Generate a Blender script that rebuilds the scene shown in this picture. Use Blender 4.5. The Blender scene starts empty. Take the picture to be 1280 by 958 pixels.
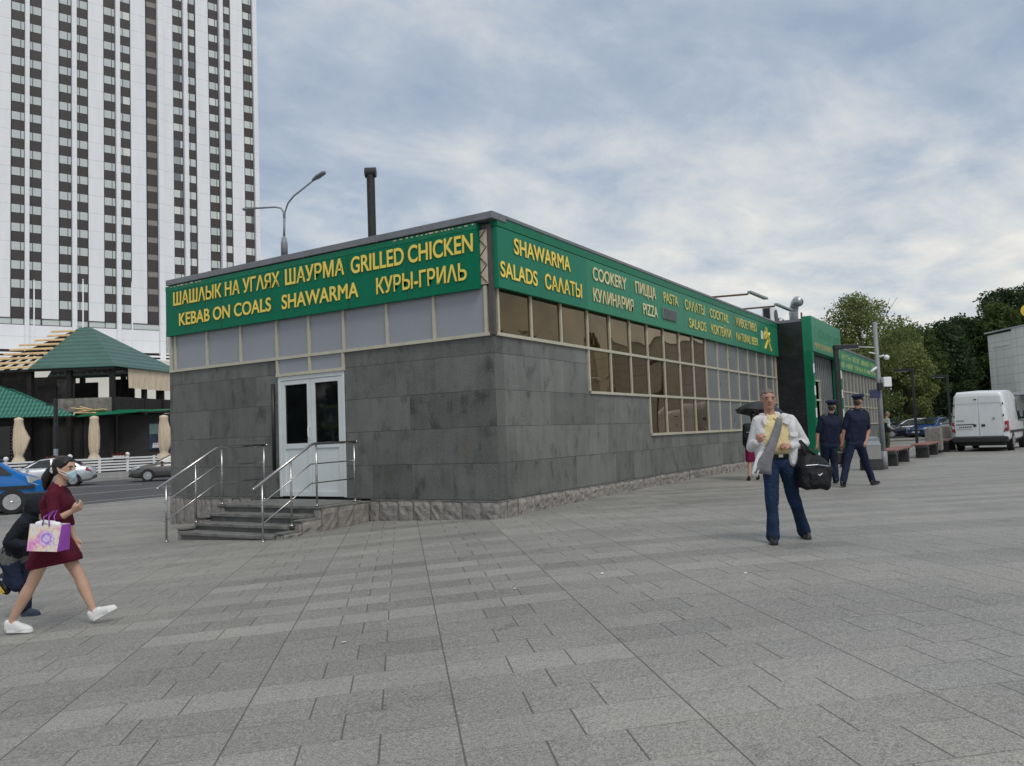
import bpy, bmesh, math, random
import numpy as np
from mathutils import Vector, Matrix, noise

random.seed(7)
rng = np.random.default_rng(7)
SC = bpy.context.scene
COL = SC.collection
R = math.radians

# ------------------------------------------------------------------ camera
cam_data = bpy.data.cameras.new('camera')
cam = bpy.data.objects.new('camera', cam_data)
COL.objects.link(cam)
cam_data.sensor_width = 36.0
cam_data.lens = 36.0 * 1006.18 / 1280.0
cam_data.clip_start = 0.05
cam_data.clip_end = 4000.0
cam.matrix_world = Matrix(((0.53173, -0.03492, -0.84619, -11.31547),
                           (-0.84609, -0.06595, -0.52894, -7.39940),
                           (-0.03734, 0.99721, -0.06462, 1.07886),
                           (0, 0, 0, 1)))
SC.camera = cam

# ------------------------------------------------------------------ world: overcast sky
SUN_EL, SUN_AZ = 52.0, 240.0       # degrees; azimuth counter-clockwise from +X
world = bpy.data.worlds.new('World')
SC.world = world
world.use_nodes = True
wn, wl = world.node_tree.nodes, world.node_tree.links
wn.clear()


class NT:
    """tiny helper for chaining shader nodes"""
    def __init__(s, tree):
        s.n, s.l = tree.nodes, tree.links

    def new(s, kind, **kw):
        nd = s.n.new(kind)
        for k, v in kw.items():
            setattr(nd, k, v)
        return nd

    def put(s, sock, v):
        if isinstance(v, bpy.types.NodeSocket):
            s.l.new(v, sock)
        elif v is not None:
            sock.default_value = v

    def m(s, op, a, b=None, c=None, clamp=False):
        nd = s.new('ShaderNodeMath', operation=op, use_clamp=clamp)
        s.put(nd.inputs[0], a)
        s.put(nd.inputs[1], b)
        s.put(nd.inputs[2], c)
        return nd.outputs[0]

    def noise(s, vec, scale, detail=4, rough=.5, dist=0.0, color=False):
        nd = s.new('ShaderNodeTexNoise')
        s.put(nd.inputs['Vector'], vec)
        s.put(nd.inputs['Scale'], scale)
        s.put(nd.inputs['Detail'], detail)
        s.put(nd.inputs['Roughness'], rough)
        s.put(nd.inputs['Distortion'], dist)
        return nd.outputs['Color' if color else 'Fac']

    def ramp(s, fac, stops, interp='LINEAR'):
        nd = s.new('ShaderNodeValToRGB')
        cr = nd.color_ramp
        cr.interpolation = interp
        while len(cr.elements) > 1:
            cr.elements.remove(cr.elements[-1])
        for i, (p, c) in enumerate(stops):
            e = cr.elements[0] if i == 0 else cr.elements.new(p)
            e.position = p
            e.color = (c[0], c[1], c[2], 1) if len(c) == 3 else c
        s.put(nd.inputs[0], fac)
        return nd.outputs[0]

    def mix(s, fac, a, b, mode='MIX'):
        nd = s.new('ShaderNodeMix', data_type='RGBA', blend_type=mode)
        s.put(nd.inputs['Factor'], fac)
        for sock, v in ((nd.inputs['A'], a), (nd.inputs['B'], b)) if False else ((nd.inputs[6], a), (nd.inputs[7], b)):
            if isinstance(v, bpy.types.NodeSocket):
                s.l.new(v, sock)
            else:
                sock.default_value = (v[0], v[1], v[2], 1)
        return nd.outputs[2]

    def maprange(s, v, a, b, c=0.0, d=1.0, smooth=False):
        nd = s.new('ShaderNodeMapRange')
        if smooth:
            nd.interpolation_type = 'SMOOTHSTEP'
        s.put(nd.inputs[0], v)
        for i, q in enumerate((a, b, c, d)):
            s.put(nd.inputs[i + 1], q)
        return nd.outputs[0]

    def sep(s, v):
        nd = s.new('ShaderNodeSeparateXYZ')
        s.put(nd.inputs[0], v)
        return nd.outputs

    def comb(s, x, y, z):
        nd = s.new('ShaderNodeCombineXYZ')
        for i, v in enumerate((x, y, z)):
            s.put(nd.inputs[i], v)
        return nd.outputs[0]

    def mapping(s, vec, loc=(0, 0, 0), rot=(0, 0, 0), scale=(1, 1, 1)):
        nd = s.new('ShaderNodeMapping')
        s.put(nd.inputs[0], vec)
        nd.inputs[1].default_value = loc
        nd.inputs[2].default_value = rot
        nd.inputs[3].default_value = scale
        return nd.outputs[0]


w = NT(world.node_tree)
sky = w.new('ShaderNodeTexSky', sky_type='NISHITA')
sky.sun_disc = False
sky.sun_elevation = R(SUN_EL)
sky.sun_rotation = R(90 - SUN_AZ)
sky.air_density = 1.2
sky.dust_density = 1.0
tc = w.new('ShaderNodeTexCoord')
dx, dy, dz = w.sep(tc.outputs['Generated'])
up = w.m('MAXIMUM', dz, 0.0)
inv = w.m('DIVIDE', 1.0, w.m('ADD', up, 0.16))
flat = w.comb(w.m('MULTIPLY', dx, inv), w.m('MULTIPLY', dy, inv), 0.0)
# clouds lie on a plane overhead, so that they crowd together towards the horizon
flat_m = w.mapping(flat, loc=(14.2, 3.3, 0.0), rot=(0, 0, R(32)), scale=(0.80, 1.02, 1))
n_big = w.noise(flat_m, 0.75, 3, .5, .3)
n_mid = w.noise(flat_m, 2.5, 8, .60, .45)
n_fine = w.noise(flat_m, 5.0, 7, .62, .25)
cl = w.m('ADD', w.m('MULTIPLY', n_big, .36), w.m('ADD', w.m('MULTIPLY', n_mid, .38), w.m('MULTIPLY', n_fine, .26)))
low = w.maprange(up, 0.07, 0.40, 1.0, 0.0)          # nearer the horizon the deck breaks up and is brighter
zen = w.maprange(up, 0.55, 0.95, 0.0, 0.75)         # and it is thinnest overhead
thick = w.m('ADD', w.m('MULTIPLY', w.m('SUBTRACT', cl, .5), 3.2), w.m('ADD', w.m('ADD', .24, zen), w.m('MULTIPLY', low, .60)))
cloud = w.ramp(thick, [(0.0, (3.5, 4.3, 5.5)), (0.28, (4.4, 5.15, 6.2)), (0.55, (6.0, 6.5, 7.0)),
                       (0.80, (7.6, 7.65, 7.5)), (1.0, (8.8, 8.6, 8.2))])
mixed = w.mix(0.90, sky.outputs[0], cloud)
bg = w.new('ShaderNodeBackground')
w.put(bg.inputs[0], mixed)
bg.inputs[1].default_value = 0.1
wo = w.new('ShaderNodeOutputWorld')
wl.new(bg.outputs[0], wo.inputs[0])

# ------------------------------------------------------------------ sun through the cloud
sd = bpy.data.lights.new('sun', 'SUN')
sd.energy = 1.5
sd.angle = R(24)
sd.color = (1.0, 0.95, 0.88)
sun = bpy.data.objects.new('sun', sd)
COL.objects.link(sun)
sdir = Vector((math.cos(R(SUN_EL)) * math.cos(R(SUN_AZ)), math.cos(R(SUN_EL)) * math.sin(R(SUN_AZ)), math.sin(R(SUN_EL))))
sun.rotation_euler = (-sdir).to_track_quat('-Z', 'Y').to_euler()

SC.view_settings.view_transform = 'Standard'
SC.view_settings.look = 'None'
SC.view_settings.exposure = 0.0
SC.view_settings.gamma = 1.0
SC.view_settings.use_curve_mapping = False
SC.render.engine = 'CYCLES'

# ------------------------------------------------------------------ frames
YAW = R(32.009)
RH = Vector((0.532102, -0.846681, 0.0))      # to the right across the square
AH = Vector((0.847965, 0.530052, 0.0))       # away across the square
STN = Vector((-11.31547, -7.39940, 0.0))     # survey station all far distances were measured from
ROT_Z = math.atan2(RH.y, RH.x)


def L(a, b, z=0.0):
    p = STN + RH * a + AH * b
    return Vector((p.x, p.y, z))


def gz(x, y):
    """height of the paved square: level on the right, falling gently to the street on the left"""
    n = -x * 0.642788 + y * 0.766044
    t = (n + 1) / 8.2
    k = 0.08
    sp = lambda v: k * math.log1p(math.exp(max(-50, min(50, v / k))))
    return -0.25 - 0.40 * (sp(t) - sp(t - 1))


# ------------------------------------------------------------------ mesh helpers
def link(o, parent=None):
    COL.objects.link(o)
    if parent is not None:
        o.parent = parent
    return o


def obj(name, bm, mat, parent=None, smooth=False, bevel=0.0):
    me = bpy.data.meshes.new(name)
    bm.to_mesh(me)
    bm.free()
    for m_ in (mat if isinstance(mat, (list, tuple)) else [mat]):
        me.materials.append(m_)
    if smooth:
        for p in me.polygons:
            p.use_smooth = True
    o = bpy.data.objects.new(name, me)
    link(o, parent)
    if bevel:
        md = o.modifiers.new('bevel', 'BEVEL')
        md.width = bevel
        md.segments = 2
        md.limit_method = 'ANGLE'
    return o


def tag(o, label=None, cat=None, group=None, kind=None):
    if label: o['label'] = label
    if cat: o['category'] = cat
    if group: o['group'] = group
    if kind: o['kind'] = kind
    return o


def thing(name, label, cat, loc=(0, 0, 0), rz=0.0, group=None):
    o = bpy.data.objects.new(name, None)
    o.empty_display_size = 0.2
    link(o)
    o.location = loc
    o.rotation_euler = (0, 0, rz)
    return tag(o, label, cat, group)


def dup(root, loc, rz, label=None):
    r = root.copy()
    COL.objects.link(r)
    r.location = loc
    r.rotation_euler = (0, 0, rz)
    if label: r['label'] = label
    for ch in list(root.children):
        c = ch.copy()
        COL.objects.link(c)
        c.parent = r
        for g in list(ch.children):
            d = g.copy()
            COL.objects.link(d)
            d.parent = c
    return r


BM = bmesh.new


def box(bm, x0, x1, y0, y1, z0, z1, mi=0):
    vs = [bm.verts.new(p) for p in ((x0, y0, z0), (x1, y0, z0), (x1, y1, z0), (x0, y1, z0),
                                    (x0, y0, z1), (x1, y0, z1), (x1, y1, z1), (x0, y1, z1))]
    for f in ((3, 2, 1, 0), (4, 5, 6, 7), (0, 1, 5, 4), (1, 2, 6, 5), (2, 3, 7, 6), (3, 0, 4, 7)):
        fc = bm.faces.new([vs[i] for i in f])
        fc.material_index = mi
    return vs


def poly(bm, pts, mi=0):
    f = bm.faces.new([bm.verts.new(p) for p in pts])
    f.material_index = mi
    return f


def slab(bm, pts, d):
    """prism: polygon pts swept by vector d"""
    d = Vector(d)
    a = [bm.verts.new(p) for p in pts]
    b = [bm.verts.new(Vector(p) + d) for p in pts]
    n = len(a)
    bm.faces.new(a)
    bm.faces.new(b[::-1])
    for i in range(n):
        bm.faces.new([a[i], b[i], b[(i + 1) % n], a[(i + 1) % n]])


def ring(bm, c, ax, r, seg, ref=None):
    ax = Vector(ax).normalized()
    ref = ref or (Vector((0, 0, 1)) if abs(ax.z) < .9 else Vector((1, 0, 0)))
    u = ax.cross(ref).normalized()
    v = ax.cross(u)
    return [bm.verts.new(Vector(c) + (u * math.cos(2 * math.pi * i / seg) + v * math.sin(2 * math.pi * i / seg)) * r) for i in range(seg)]


def tube(bm, pts, rad, seg=8, caps=True):
    pts = [Vector(p) for p in pts]
    n = len(pts)
    rad = rad if isinstance(rad, (list, tuple)) else [rad] * n
    prev = None
    ref = None
    for i, p in enumerate(pts):
        d = (pts[min(i + 1, n - 1)] - pts[max(i - 1, 0)]).normalized()
        if ref is None:
            ref = Vector((0, 0, 1)) if abs(d.z) < .9 else Vector((1, 0, 0))
        u = d.cross(ref).normalized()
        v = d.cross(u)
        ref = -v if v.length else ref
        rg = [bm.verts.new(p + (u * math.cos(2 * math.pi * k / seg) + v * math.sin(2 * math.pi * k / seg)) * rad[i]) for k in range(seg)]
        ref = u.cross(d)
        if prev:
            for k in range(seg):
                bm.faces.new([prev[k], prev[(k + 1) % seg], rg[(k + 1) % seg], rg[k]])
        elif caps:
            bm.faces.new(rg[::-1])
        prev = rg
    if caps:
        bm.faces.new(prev)


def ball(bm, c, r, sub=2):
    rr = r if isinstance(r, (tuple, list)) else (r, r, r)
    bmesh.ops.create_icosphere(bm, subdivisions=sub, radius=1.0,
                               matrix=Matrix.Translation(c) @ Matrix.Diagonal((rr[0], rr[1], rr[2], 1)))


# ------------------------------------------------------------------ materials
def principled(name):
    m = bpy.data.materials.new(name)
    m.use_nodes = True
    t = NT(m.node_tree)
    b = m.node_tree.nodes['Principled BSDF']
    return m, t, b


def MAT(name, col, rough=.6, metal=0.0, var=.12, scale=4.0, bump=0.0, bscale=60.0, spec=.5, coat=0.0, stretch=(1, 1, 1)):
    m, t, b = principled(name)
    tcn = t.new('ShaderNodeTexCoord').outputs['Object']
    v = t.mapping(tcn, scale=stretch)
    nz = t.noise(v, scale, 5, .6)
    c0 = [x * (1 - var) for x in col]
    c1 = [min(1, x * (1 + var)) for x in col]
    t.put(b.inputs['Base Color'], t.ramp(nz, [(.3, c0), (.7, c1)]))
    t.put(b.inputs['Roughness'], t.maprange(nz, .3, .7, max(.02, rough - .06), min(1, rough + .06)))
    b.inputs['Metallic'].default_value = metal
    b.inputs['Specular IOR Level'].default_value = spec
    b.inputs['Coat Weight'].default_value = coat
    b.inputs['Coat Roughness'].default_value = .06
    if bump:
        bp = t.new('ShaderNodeBump')
        bp.inputs['Strength'].default_value = bump
        bp.inputs['Distance'].default_value = .02
        t.put(bp.inputs['Height'], t.noise(v, bscale, 4, .6))
        t.l.new(bp.outputs[0], b.inputs['Normal'])
    return m


def paver_material():
    m, t, b = principled('granite_pavers')
    pos = t.new('ShaderNodeNewGeometry').outputs['Position']
    x, y, z = t.sep(pos)
    c, s_ = math.cos(R(40)), math.sin(R(40))
    wob = t.m('MULTIPLY', t.m('SUBTRACT', t.noise(pos, .6, 2), .5), .02)
    e = t.m('ADD', t.m('ADD', t.m('MULTIPLY', x, c), t.m('MULTIPLY', y, s_)), wob)
    n = t.m('SUBTRACT', t.m('MULTIPLY', y, c), t.m('MULTIPLY', x, s_))
    v = t.m('DIVIDE', t.m('SUBTRACT', n, .20), 1.16)
    vi = t.m('FLOOR', v)
    vf = t.m('FRACT', v)
    stag = t.m('MULTIPLY', t.m('FRACT', t.m('MULTIPLY', t.m('SINE', t.m('MULTIPLY', vi, 12.9)), 43.7)), .0)
    u = t.m('ADD', t.m('DIVIDE', e, .37), stag)
    ui = t.m('FLOOR', u)
    uf = t.m('FRACT', u)
    odd = t.m('MODULO', t.m('ADD', t.m('ADD', ui, vi), 1000.0), 2.0)
    cnt = t.m('ADD', 2.0, odd)
    cv = t.m('MULTIPLY', vf, cnt)
    ci = t.m('FLOOR', cv)
    cf = t.m('FRACT', cv)
    wn_ = t.new('ShaderNodeTexWhiteNoise', noise_dimensions='3D')
    t.put(wn_.inputs['Vector'], t.comb(ui, vi, ci))
    rnd = wn_.outputs['Value']
    wn2 = t.new('ShaderNodeTexWhiteNoise', noise_dimensions='3D')
    t.put(wn2.inputs['Vector'], t.comb(t.m('FLOOR', t.m('DIVIDE', ui, 1.0)), t.m('FLOOR', t.m('DIVIDE', vi, 3.0)), 7.0))
    # distances to the nearest joint, metres
    dstrip = t.m('MULTIPLY', t.m('MINIMUM', vf, t.m('SUBTRACT', 1.0, vf)), 1.16)
    drow = t.m('MULTIPLY', t.m('MINIMUM', uf, t.m('SUBTRACT', 1.0, uf)), .37)
    dcell = t.m('MULTIPLY', t.m('MINIMUM', cf, t.m('SUBTRACT', 1.0, cf)), t.m('DIVIDE', 1.16, cnt))
    j1 = t.maprange(dstrip, .002, .0060, 1.0, 0.0)
    j2 = t.maprange(dcell, .0025, .0065, 1.0, 0.0)
    j3 = t.m('MULTIPLY', t.maprange(drow, .0015, .0050, 1.0, 0.0), t.maprange(t.noise(pos, 1.3, 2), .38, .62, .15, .95))
    joint = t.m('MAXIMUM', t.m('MAXIMUM', j1, j2), j3)
    grain = t.noise(pos, 105, 2, .75)
    grain2 = t.noise(pos, 40, 3, .75)
    dirt = t.noise(pos, .35, 6, .62, .4)
    stain = t.noise(t.mapping(pos, loc=(4, 9, 0)), 1.7, 6, .68, .6)
    val = t.m('ADD', .250, t.m('MULTIPLY', t.m('SUBTRACT', rnd, .5), .024))
    val = t.m('ADD', val, t.m('MULTIPLY', t.m('SUBTRACT', wn2.outputs['Value'], .5), .068))
    val = t.m('ADD', val, t.m('MULTIPLY', t.m('SUBTRACT', grain, .5), .62))
    val = t.m('ADD', val, t.m('MULTIPLY', t.m('SUBTRACT', grain2, .5), .34))
    val = t.m('ADD', val, t.m('MULTIPLY', t.m('SUBTRACT', dirt, .5), .17))
    val = t.m('SUBTRACT', val, t.m('MULTIPLY', t.maprange(stain, .60, .74), .07))
    spot = t.new('ShaderNodeTexVoronoi')
    spot.inputs['Scale'].default_value = .8
    t.put(spot.inputs['Vector'], pos)
    val = t.m('SUBTRACT', val, t.m('MULTIPLY', t.maprange(spot.outputs['Distance'], .012, .022, 1.0, 0.0), .16))
    col = t.mix(1.0, t.comb(val, val, val), (1.0, .985, .93), 'MULTIPLY')
    warm = t.mix(t.maprange(dirt, .4, .7, 0, .35), col, t.mix(1.0, col, (1.04, 1.0, .93), 'MULTIPLY'))
    t.put(b.inputs['Base Color'], t.mix(t.m('MULTIPLY', joint, .78), warm, (.065, .062, .057)))
    t.put(b.inputs['Roughness'], t.maprange(t.m('ADD', rnd, t.m('MULTIPLY', dirt, .8)), .3, 1.5, .50, .74))
    b.inputs['Specular IOR Level'].default_value = .4
    bp = t.new('ShaderNodeBump')
    bp.inputs['Strength'].default_value = .5
    bp.inputs['Distance'].default_value = .006
    t.put(bp.inputs['Height'], t.m('ADD', t.m('MULTIPLY', grain2, .25), t.m('ADD', t.m('MULTIPLY', rnd, .25), t.m('MULTIPLY', joint, -.9))))
    t.l.new(bp.outputs[0], b.inputs['Normal'])
    return m


def granite_tiles(name, base, tw=.93, th=.62, dark=.0):
    """dark stone cladding: tiles by world position, damp streaks, odd replaced tiles"""
    m, t, b = principled(name)
    pos = t.new('ShaderNodeNewGeometry').outputs['Position']
    x, y, z = t.sep(pos)
    h = t.m('SUBTRACT', x, y)
    v = t.m('DIVIDE', z, th)
    vi = t.m('FLOOR', v)
    vf = t.m('FRACT', v)
    u = t.m('ADD', t.m('DIVIDE', h, tw), t.m('MULTIPLY', t.m('MODULO', t.m('ADD', vi, 100.0), 2.0), .37))
    ui = t.m('FLOOR', u)
    uf = t.m('FRACT', u)
    wn_ = t.new('ShaderNodeTexWhiteNoise', noise_dimensions='2D')
    t.put(wn_.inputs['Vector'], t.comb(ui, vi, 0.0))
    rnd = wn_.outputs['Value']
    dv = t.m('MULTIPLY', t.m('MINIMUM', vf, t.m('SUBTRACT', 1.0, vf)), th)
    du = t.m('MULTIPLY', t.m('MINIMUM', uf, t.m('SUBTRACT', 1.0, uf)), tw)
    jv = t.maprange(dv, .003, .009, 1.0, 0.0)
    ju = t.m('MULTIPLY', t.maprange(du, .002, .007, 1.0, 0.0), .7)
    joint = t.m('MULTIPLY', t.m('MAXIMUM', jv, ju), t.maprange(t.noise(pos, .9, 3), .30, .55, .5, 1.0))
    streak = t.noise(t.comb(t.m('MULTIPLY', h, 4.2), 0.0, t.m('MULTIPLY', z, .75)), 1.0, 6, .62, .5)
    blot = t.noise(pos, 2.3, 5, .62, .3)
    damp = t.noise(t.comb(t.m('ADD', t.m('MULTIPLY', h, 3.6), t.m('MULTIPLY', rnd, 40.0)), 3.0, t.m('MULTIPLY', z, 2.1)), 1.0, 3, .5, 0.0)
    fine = t.noise(pos, 42, 3, .75)
    rust = t.noise(t.comb(t.m('MULTIPLY', h, 2.1), 8.0, t.m('MULTIPLY', z, 1.5)), 1.0, 3, .5)
    val = t.m('ADD', base, t.m('MULTIPLY', t.m('SUBTRACT', rnd, .5), base * .34))
    val = t.m('SUBTRACT', val, t.m('MULTIPLY', t.maprange(streak, .46, .72), base * .20))
    val = t.m('SUBTRACT', val, t.m('MULTIPLY', t.maprange(damp, .53, .70, 0, 1, True), base * .36))
    val = t.m('ADD', val, t.m('MULTIPLY', t.m('SUBTRACT', blot, .5), base * .7))
    val = t.m('ADD', val, t.m('MULTIPLY', t.m('SUBTRACT', fine, .5), base * 1.7))
    val = t.m('SUBTRACT', val, t.m('MULTIPLY', t.m('GREATER_THAN', rnd, .84), base * .36))
    val = t.m('MAXIMUM', val, .02)
    col = t.mix(1.0, t.comb(val, val, val), (.99, 1.015, .95), 'MULTIPLY')
    col = t.mix(t.maprange(rust, .64, .76, 0, .5), col, t.mix(1.0, col, (1.30, .95, .66), 'MULTIPLY'))
    t.put(b.inputs['Base Color'], t.mix(t.m('MULTIPLY', joint, .8), col, (.03, .031, .031)))
    t.put(b.inputs['Roughness'], t.maprange(blot, .3, .7, .38, .62))
    bp = t.new('ShaderNodeBump')
    bp.inputs['Strength'].default_value = .35
    bp.inputs['Distance'].default_value = .005
    t.put(bp.inputs['Height'], t.m('ADD', t.m('MULTIPLY', fine, .3), t.m('ADD', t.m('MULTIPLY', rnd, .4), t.m('MULTIPLY', joint, -1.0))))
    t.l.new(bp.outputs[0], b.inputs['Normal'])
    return m


def mirror_film(name, col, rough=.04, wave=.35):
    """window glass under a reflective tinted film that has gone wavy"""
    m, t, b = principled(name)
    pos = t.new('ShaderNodeNewGeometry').outputs['Position']
    oi = t.new('ShaderNodeObjectInfo').outputs['Random']
    vec = t.new('ShaderNodeVectorMath', operation='ADD')
    t.put(vec.inputs[0], pos)
    t.put(vec.inputs[1], t.comb(t.m('MULTIPLY', oi, 30.0), 0.0, t.m('MULTIPLY', oi, 17.0)))
    n1 = t.noise(vec.outputs[0], .75, 0, .4)
    tint = t.maprange(oi, 0, 1, .85, 1.12)
    t.put(b.inputs['Base Color'], t.mix(1.0, t.comb(tint, tint, tint), col, 'MULTIPLY'))
    b.inputs['Metallic'].default_value = .85
    b.inputs['Roughness'].default_value = rough
    bp = t.new('ShaderNodeBump')
    bp.inputs['Strength'].default_value = wave
    bp.inputs['Distance'].default_value = .06
    t.put(bp.inputs['Height'], n1)
    t.l.new(bp.outputs[0], b.inputs['Normal'])
    return m


def leaf_material(name, dark, light):
    m, t, b = principled(name)
    g = t.new('ShaderNodeNewGeometry')
    rnd = g.outputs['Random Per Island']
    cl_ = t.noise(g.outputs['Position'], .45, 3, .6)
    f = t.m('ADD', t.m('MULTIPLY', rnd, .55), t.m('MULTIPLY', t.maprange(cl_, .3, .7), .5))
    t.put(b.inputs['Base Color'], t.ramp(f, [(.1, dark), (.9, light)]))
    b.inputs['Roughness'].default_value = .6
    b.inputs['Specular IOR Level'].default_value = .25
    tr = t.new('ShaderNodeBsdfTranslucent')
    t.l.new(b.inputs['Base Color'].links[0].from_socket, tr.inputs[0])
    ms = t.new('ShaderNodeMixShader')
    ms.inputs[0].default_value = .42
    t.l.new(b.outputs[0], ms.inputs[1])
    t.l.new(tr.outputs[0], ms.inputs[2])
    t.l.new(ms.outputs[0], m.node_tree.nodes['Material Output'].inputs[0])
    return m


M = {}
M['pavers'] = paver_material()
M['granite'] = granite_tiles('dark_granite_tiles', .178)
M['granite_street_shaded'] = granite_tiles('shaded_street_side_granite', .138)  # same stone with a lower base: the street face's shade is in the colour
M['black_stone'] = MAT('black_glossy_cladding', (.012, .014, .016), .25, var=.5, scale=2.0)
M['rough_stone'] = MAT('split_granite', (.24, .225, .21), .85, var=.30, scale=9, bump=.9, bscale=26)
M['step_stone'] = MAT('step_granite', (.16, .16, .152), .55, var=.35, scale=6, bump=.2, bscale=80)
M['frame'] = MAT('cream_aluminium', (.50, .47, .37), .42, var=.10, scale=7)
M['corner_post'] = MAT('brown_corner_post', (.085, .075, .065), .5, var=.2)
M['brown_glass'] = mirror_film('brown_mirror_film', (.155, .105, .044), .02, .55)
M['grey_pane'] = MAT('grey_blue_film', (.30, .318, .355), .32, var=.05, scale=.8, spec=.4)
M['pale_pane'] = MAT('grey_film_panel', (.165, .172, .178), .30, var=.12, scale=.9, spec=.42)
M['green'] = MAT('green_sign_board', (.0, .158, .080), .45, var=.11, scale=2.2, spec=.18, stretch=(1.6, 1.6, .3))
M['green_pale'] = MAT('sheen_lightened_green_board', (.018, .215, .115), .38, var=.14, scale=2.2, spec=.3, stretch=(1.6, 1.6, .3))  # lighter than the street-face board; grazing sky sheen is put into the colour
M['green_side'] = MAT('lettered_green_board', (.003, .180, .098), .38, var=.12, scale=2.2, spec=.3, stretch=(1.6, 1.6, .3))  # slightly lightened too, for the sky sheen on this face
M['green_trim'] = MAT('green_trim', (.004, .165, .082), .42, var=.14, spec=.25, scale=2.5, stretch=(2, 2, .35))
M['letter_yellow'] = MAT('yellow_letter', (.88, .70, .14), .5, var=.05, spec=.2)
M['vent_grey'] = MAT('vent_grey', (.20, .21, .215), .5, var=.1)
M['letter_edge'] = MAT('ochre_letter_edge', (.45, .22, .02), .5, var=.1)
M['letter_pale'] = MAT('pale_letter', (.64, .66, .40), .4, var=.08)
M['green_far'] = MAT('pale_far_green_board', (.055, .25, .14), .35, var=.14, scale=2.2, spec=.3, stretch=(1.6, 1.6, .3))  # paler green for the board beyond the entrance bay
M['ochre_pale'] = MAT('faded_ochre_letter', (.34, .32, .10), .5)
M['letter_lime'] = MAT('lime_letter', (.50, .60, .19), .4, var=.10)
M['coping'] = MAT('grey_metal_coping', (.20, .205, .22), .42, metal=.3, var=.18, scale=3)
M['roof'] = MAT('roof_felt', (.12, .12, .125), .85, var=.2)
M['beige'] = MAT('beige_board', (.62, .50, .38), .6, var=.10)
M['lattice'] = MAT('brown_lattice', (.12, .06, .04), .6)
M['door_white'] = MAT('white_door_plastic', (.63, .68, .69), .35, var=.06, scale=2.0)
M['dark_glass'] = MAT('dark_door_glass', (.005, .006, .007), .015, var=.2, spec=.5)
M['steel'] = MAT('brushed_steel', (.46, .45, .44), .24, metal=1.0, var=.10)
M['galv'] = MAT('galvanised_metal', (.40, .43, .46), .38, metal=.75, var=.2, scale=9)
M['pole_grey'] = MAT('grey_painted_pole', (.24, .255, .27), .5, var=.12)
M['soot'] = MAT('sooty_black_steel', (.022, .022, .023), .6, var=.4, scale=8)
M['black_metal'] = MAT('black_powder_coat', (.016, .018, .021), .4, var=.3)
M['asphalt'] = MAT('asphalt', (.068, .070, .075), .8, var=.22, scale=.8, bump=.4, bscale=120)
M['pave_grey'] = MAT('concrete_flags', (.27, .27, .26), .75, var=.14, scale=.5, bump=.2)
M['kerb'] = MAT('kerb_concrete', (.34, .34, .33), .7, var=.15)
M['paint_white'] = MAT('road_paint', (.34, .35, .36), .7, var=.3, scale=2)
M['white'] = MAT('white_paint', (.78, .79, .80), .45, var=.05)
M['grass'] = MAT('grass_bank', (.055, .095, .025), .9, var=.45, scale=2.5, bump=.8)
M['timber_dark'] = MAT('dark_timber_boards', (.026, .024, .024), .75, var=.4, scale=3, stretch=(1, 1, 9))
M['timber_raw'] = MAT('raw_pine_batten', (.62, .43, .22), .7, var=.2, scale=3)
M['char'] = MAT('charred_timber', (.016, .013, .012), .9, var=.6, scale=4)
M['ash'] = MAT('scorched_plaster', (.20, .19, .17), .9, var=.45, scale=3)
M['canvas'] = MAT('beige_canvas', (.66, .54, .40), .85, var=.14, scale=3, stretch=(4, 4, .6))
M['tyre'] = MAT('tyre_rubber', (.018, .018, .019), .8)
M['rim'] = MAT('silver_rim', (.55, .56, .58), .3, metal=.8)
M['car_glass'] = MAT('car_glass', (.02, .026, .03), .05, spec=.6)
M['car_black'] = MAT('black_plastic', (.02, .021, .023), .55)
M['lamp_clear'] = MAT('clear_lamp', (.62, .66, .68), .12, metal=.4)
M['lamp_red'] = MAT('red_lamp', (.38, .015, .02), .2, coat=.6)
M['wood_red'] = MAT('reddish_bench_wood', (.24, .105, .085), .6, var=.2, scale=6)
M['bench_black'] = MAT('dark_bench_block', (.035, .036, .037), .75, var=.3)
M['bark'] = MAT('bark', (.06, .048, .038), .9, var=.4, scale=6, bump=.8)
M['skin'] = MAT('skin', (.52, .32, .23), .5, var=.06, scale=10)
M['skin_tan'] = MAT('tanned_skin', (.40, .215, .15), .5, var=.08, scale=10)
M['lip'] = MAT('lip', (.32, .12, .10), .5)
M['eye_dark'] = MAT('eye', (.02, .015, .012), .3)

# ================================================================== ground, street
def smooth(t):
    t = max(0.0, min(1.0, t))
    return t * t * (3 - 2 * t)


def ground_z(x, y):
    z = gz(x, y)
    f = smooth((y - 9.0) / 8.0)
    return z * (1 - f) + (-0.66) * f


bm = BM()
xs = [-900, -300, -120, -60] + [i for i in range(-34, 46)] + [60, 90, 130, 300, 900]
ys = [-900, -300, -120, -60] + [i for i in range(-34, 24)] + [30, 40, 60, 90, 130, 300, 900]
gv = [[bm.verts.new((x, y, ground_z(x, y))) for x in xs] for y in ys]
for j in range(len(ys) - 1):
    for i in range(len(xs) - 1):
        bm.faces.new([gv[j][i], gv[j][i + 1], gv[j + 1][i + 1], gv[j + 1][i]])
tag(obj('ground', bm, M['pavers'], smooth=True), kind='structure')


def road_edge(x0, y0, deg):
    return lambda x: y0 + (x - x0) * math.tan(R(deg))


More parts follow.
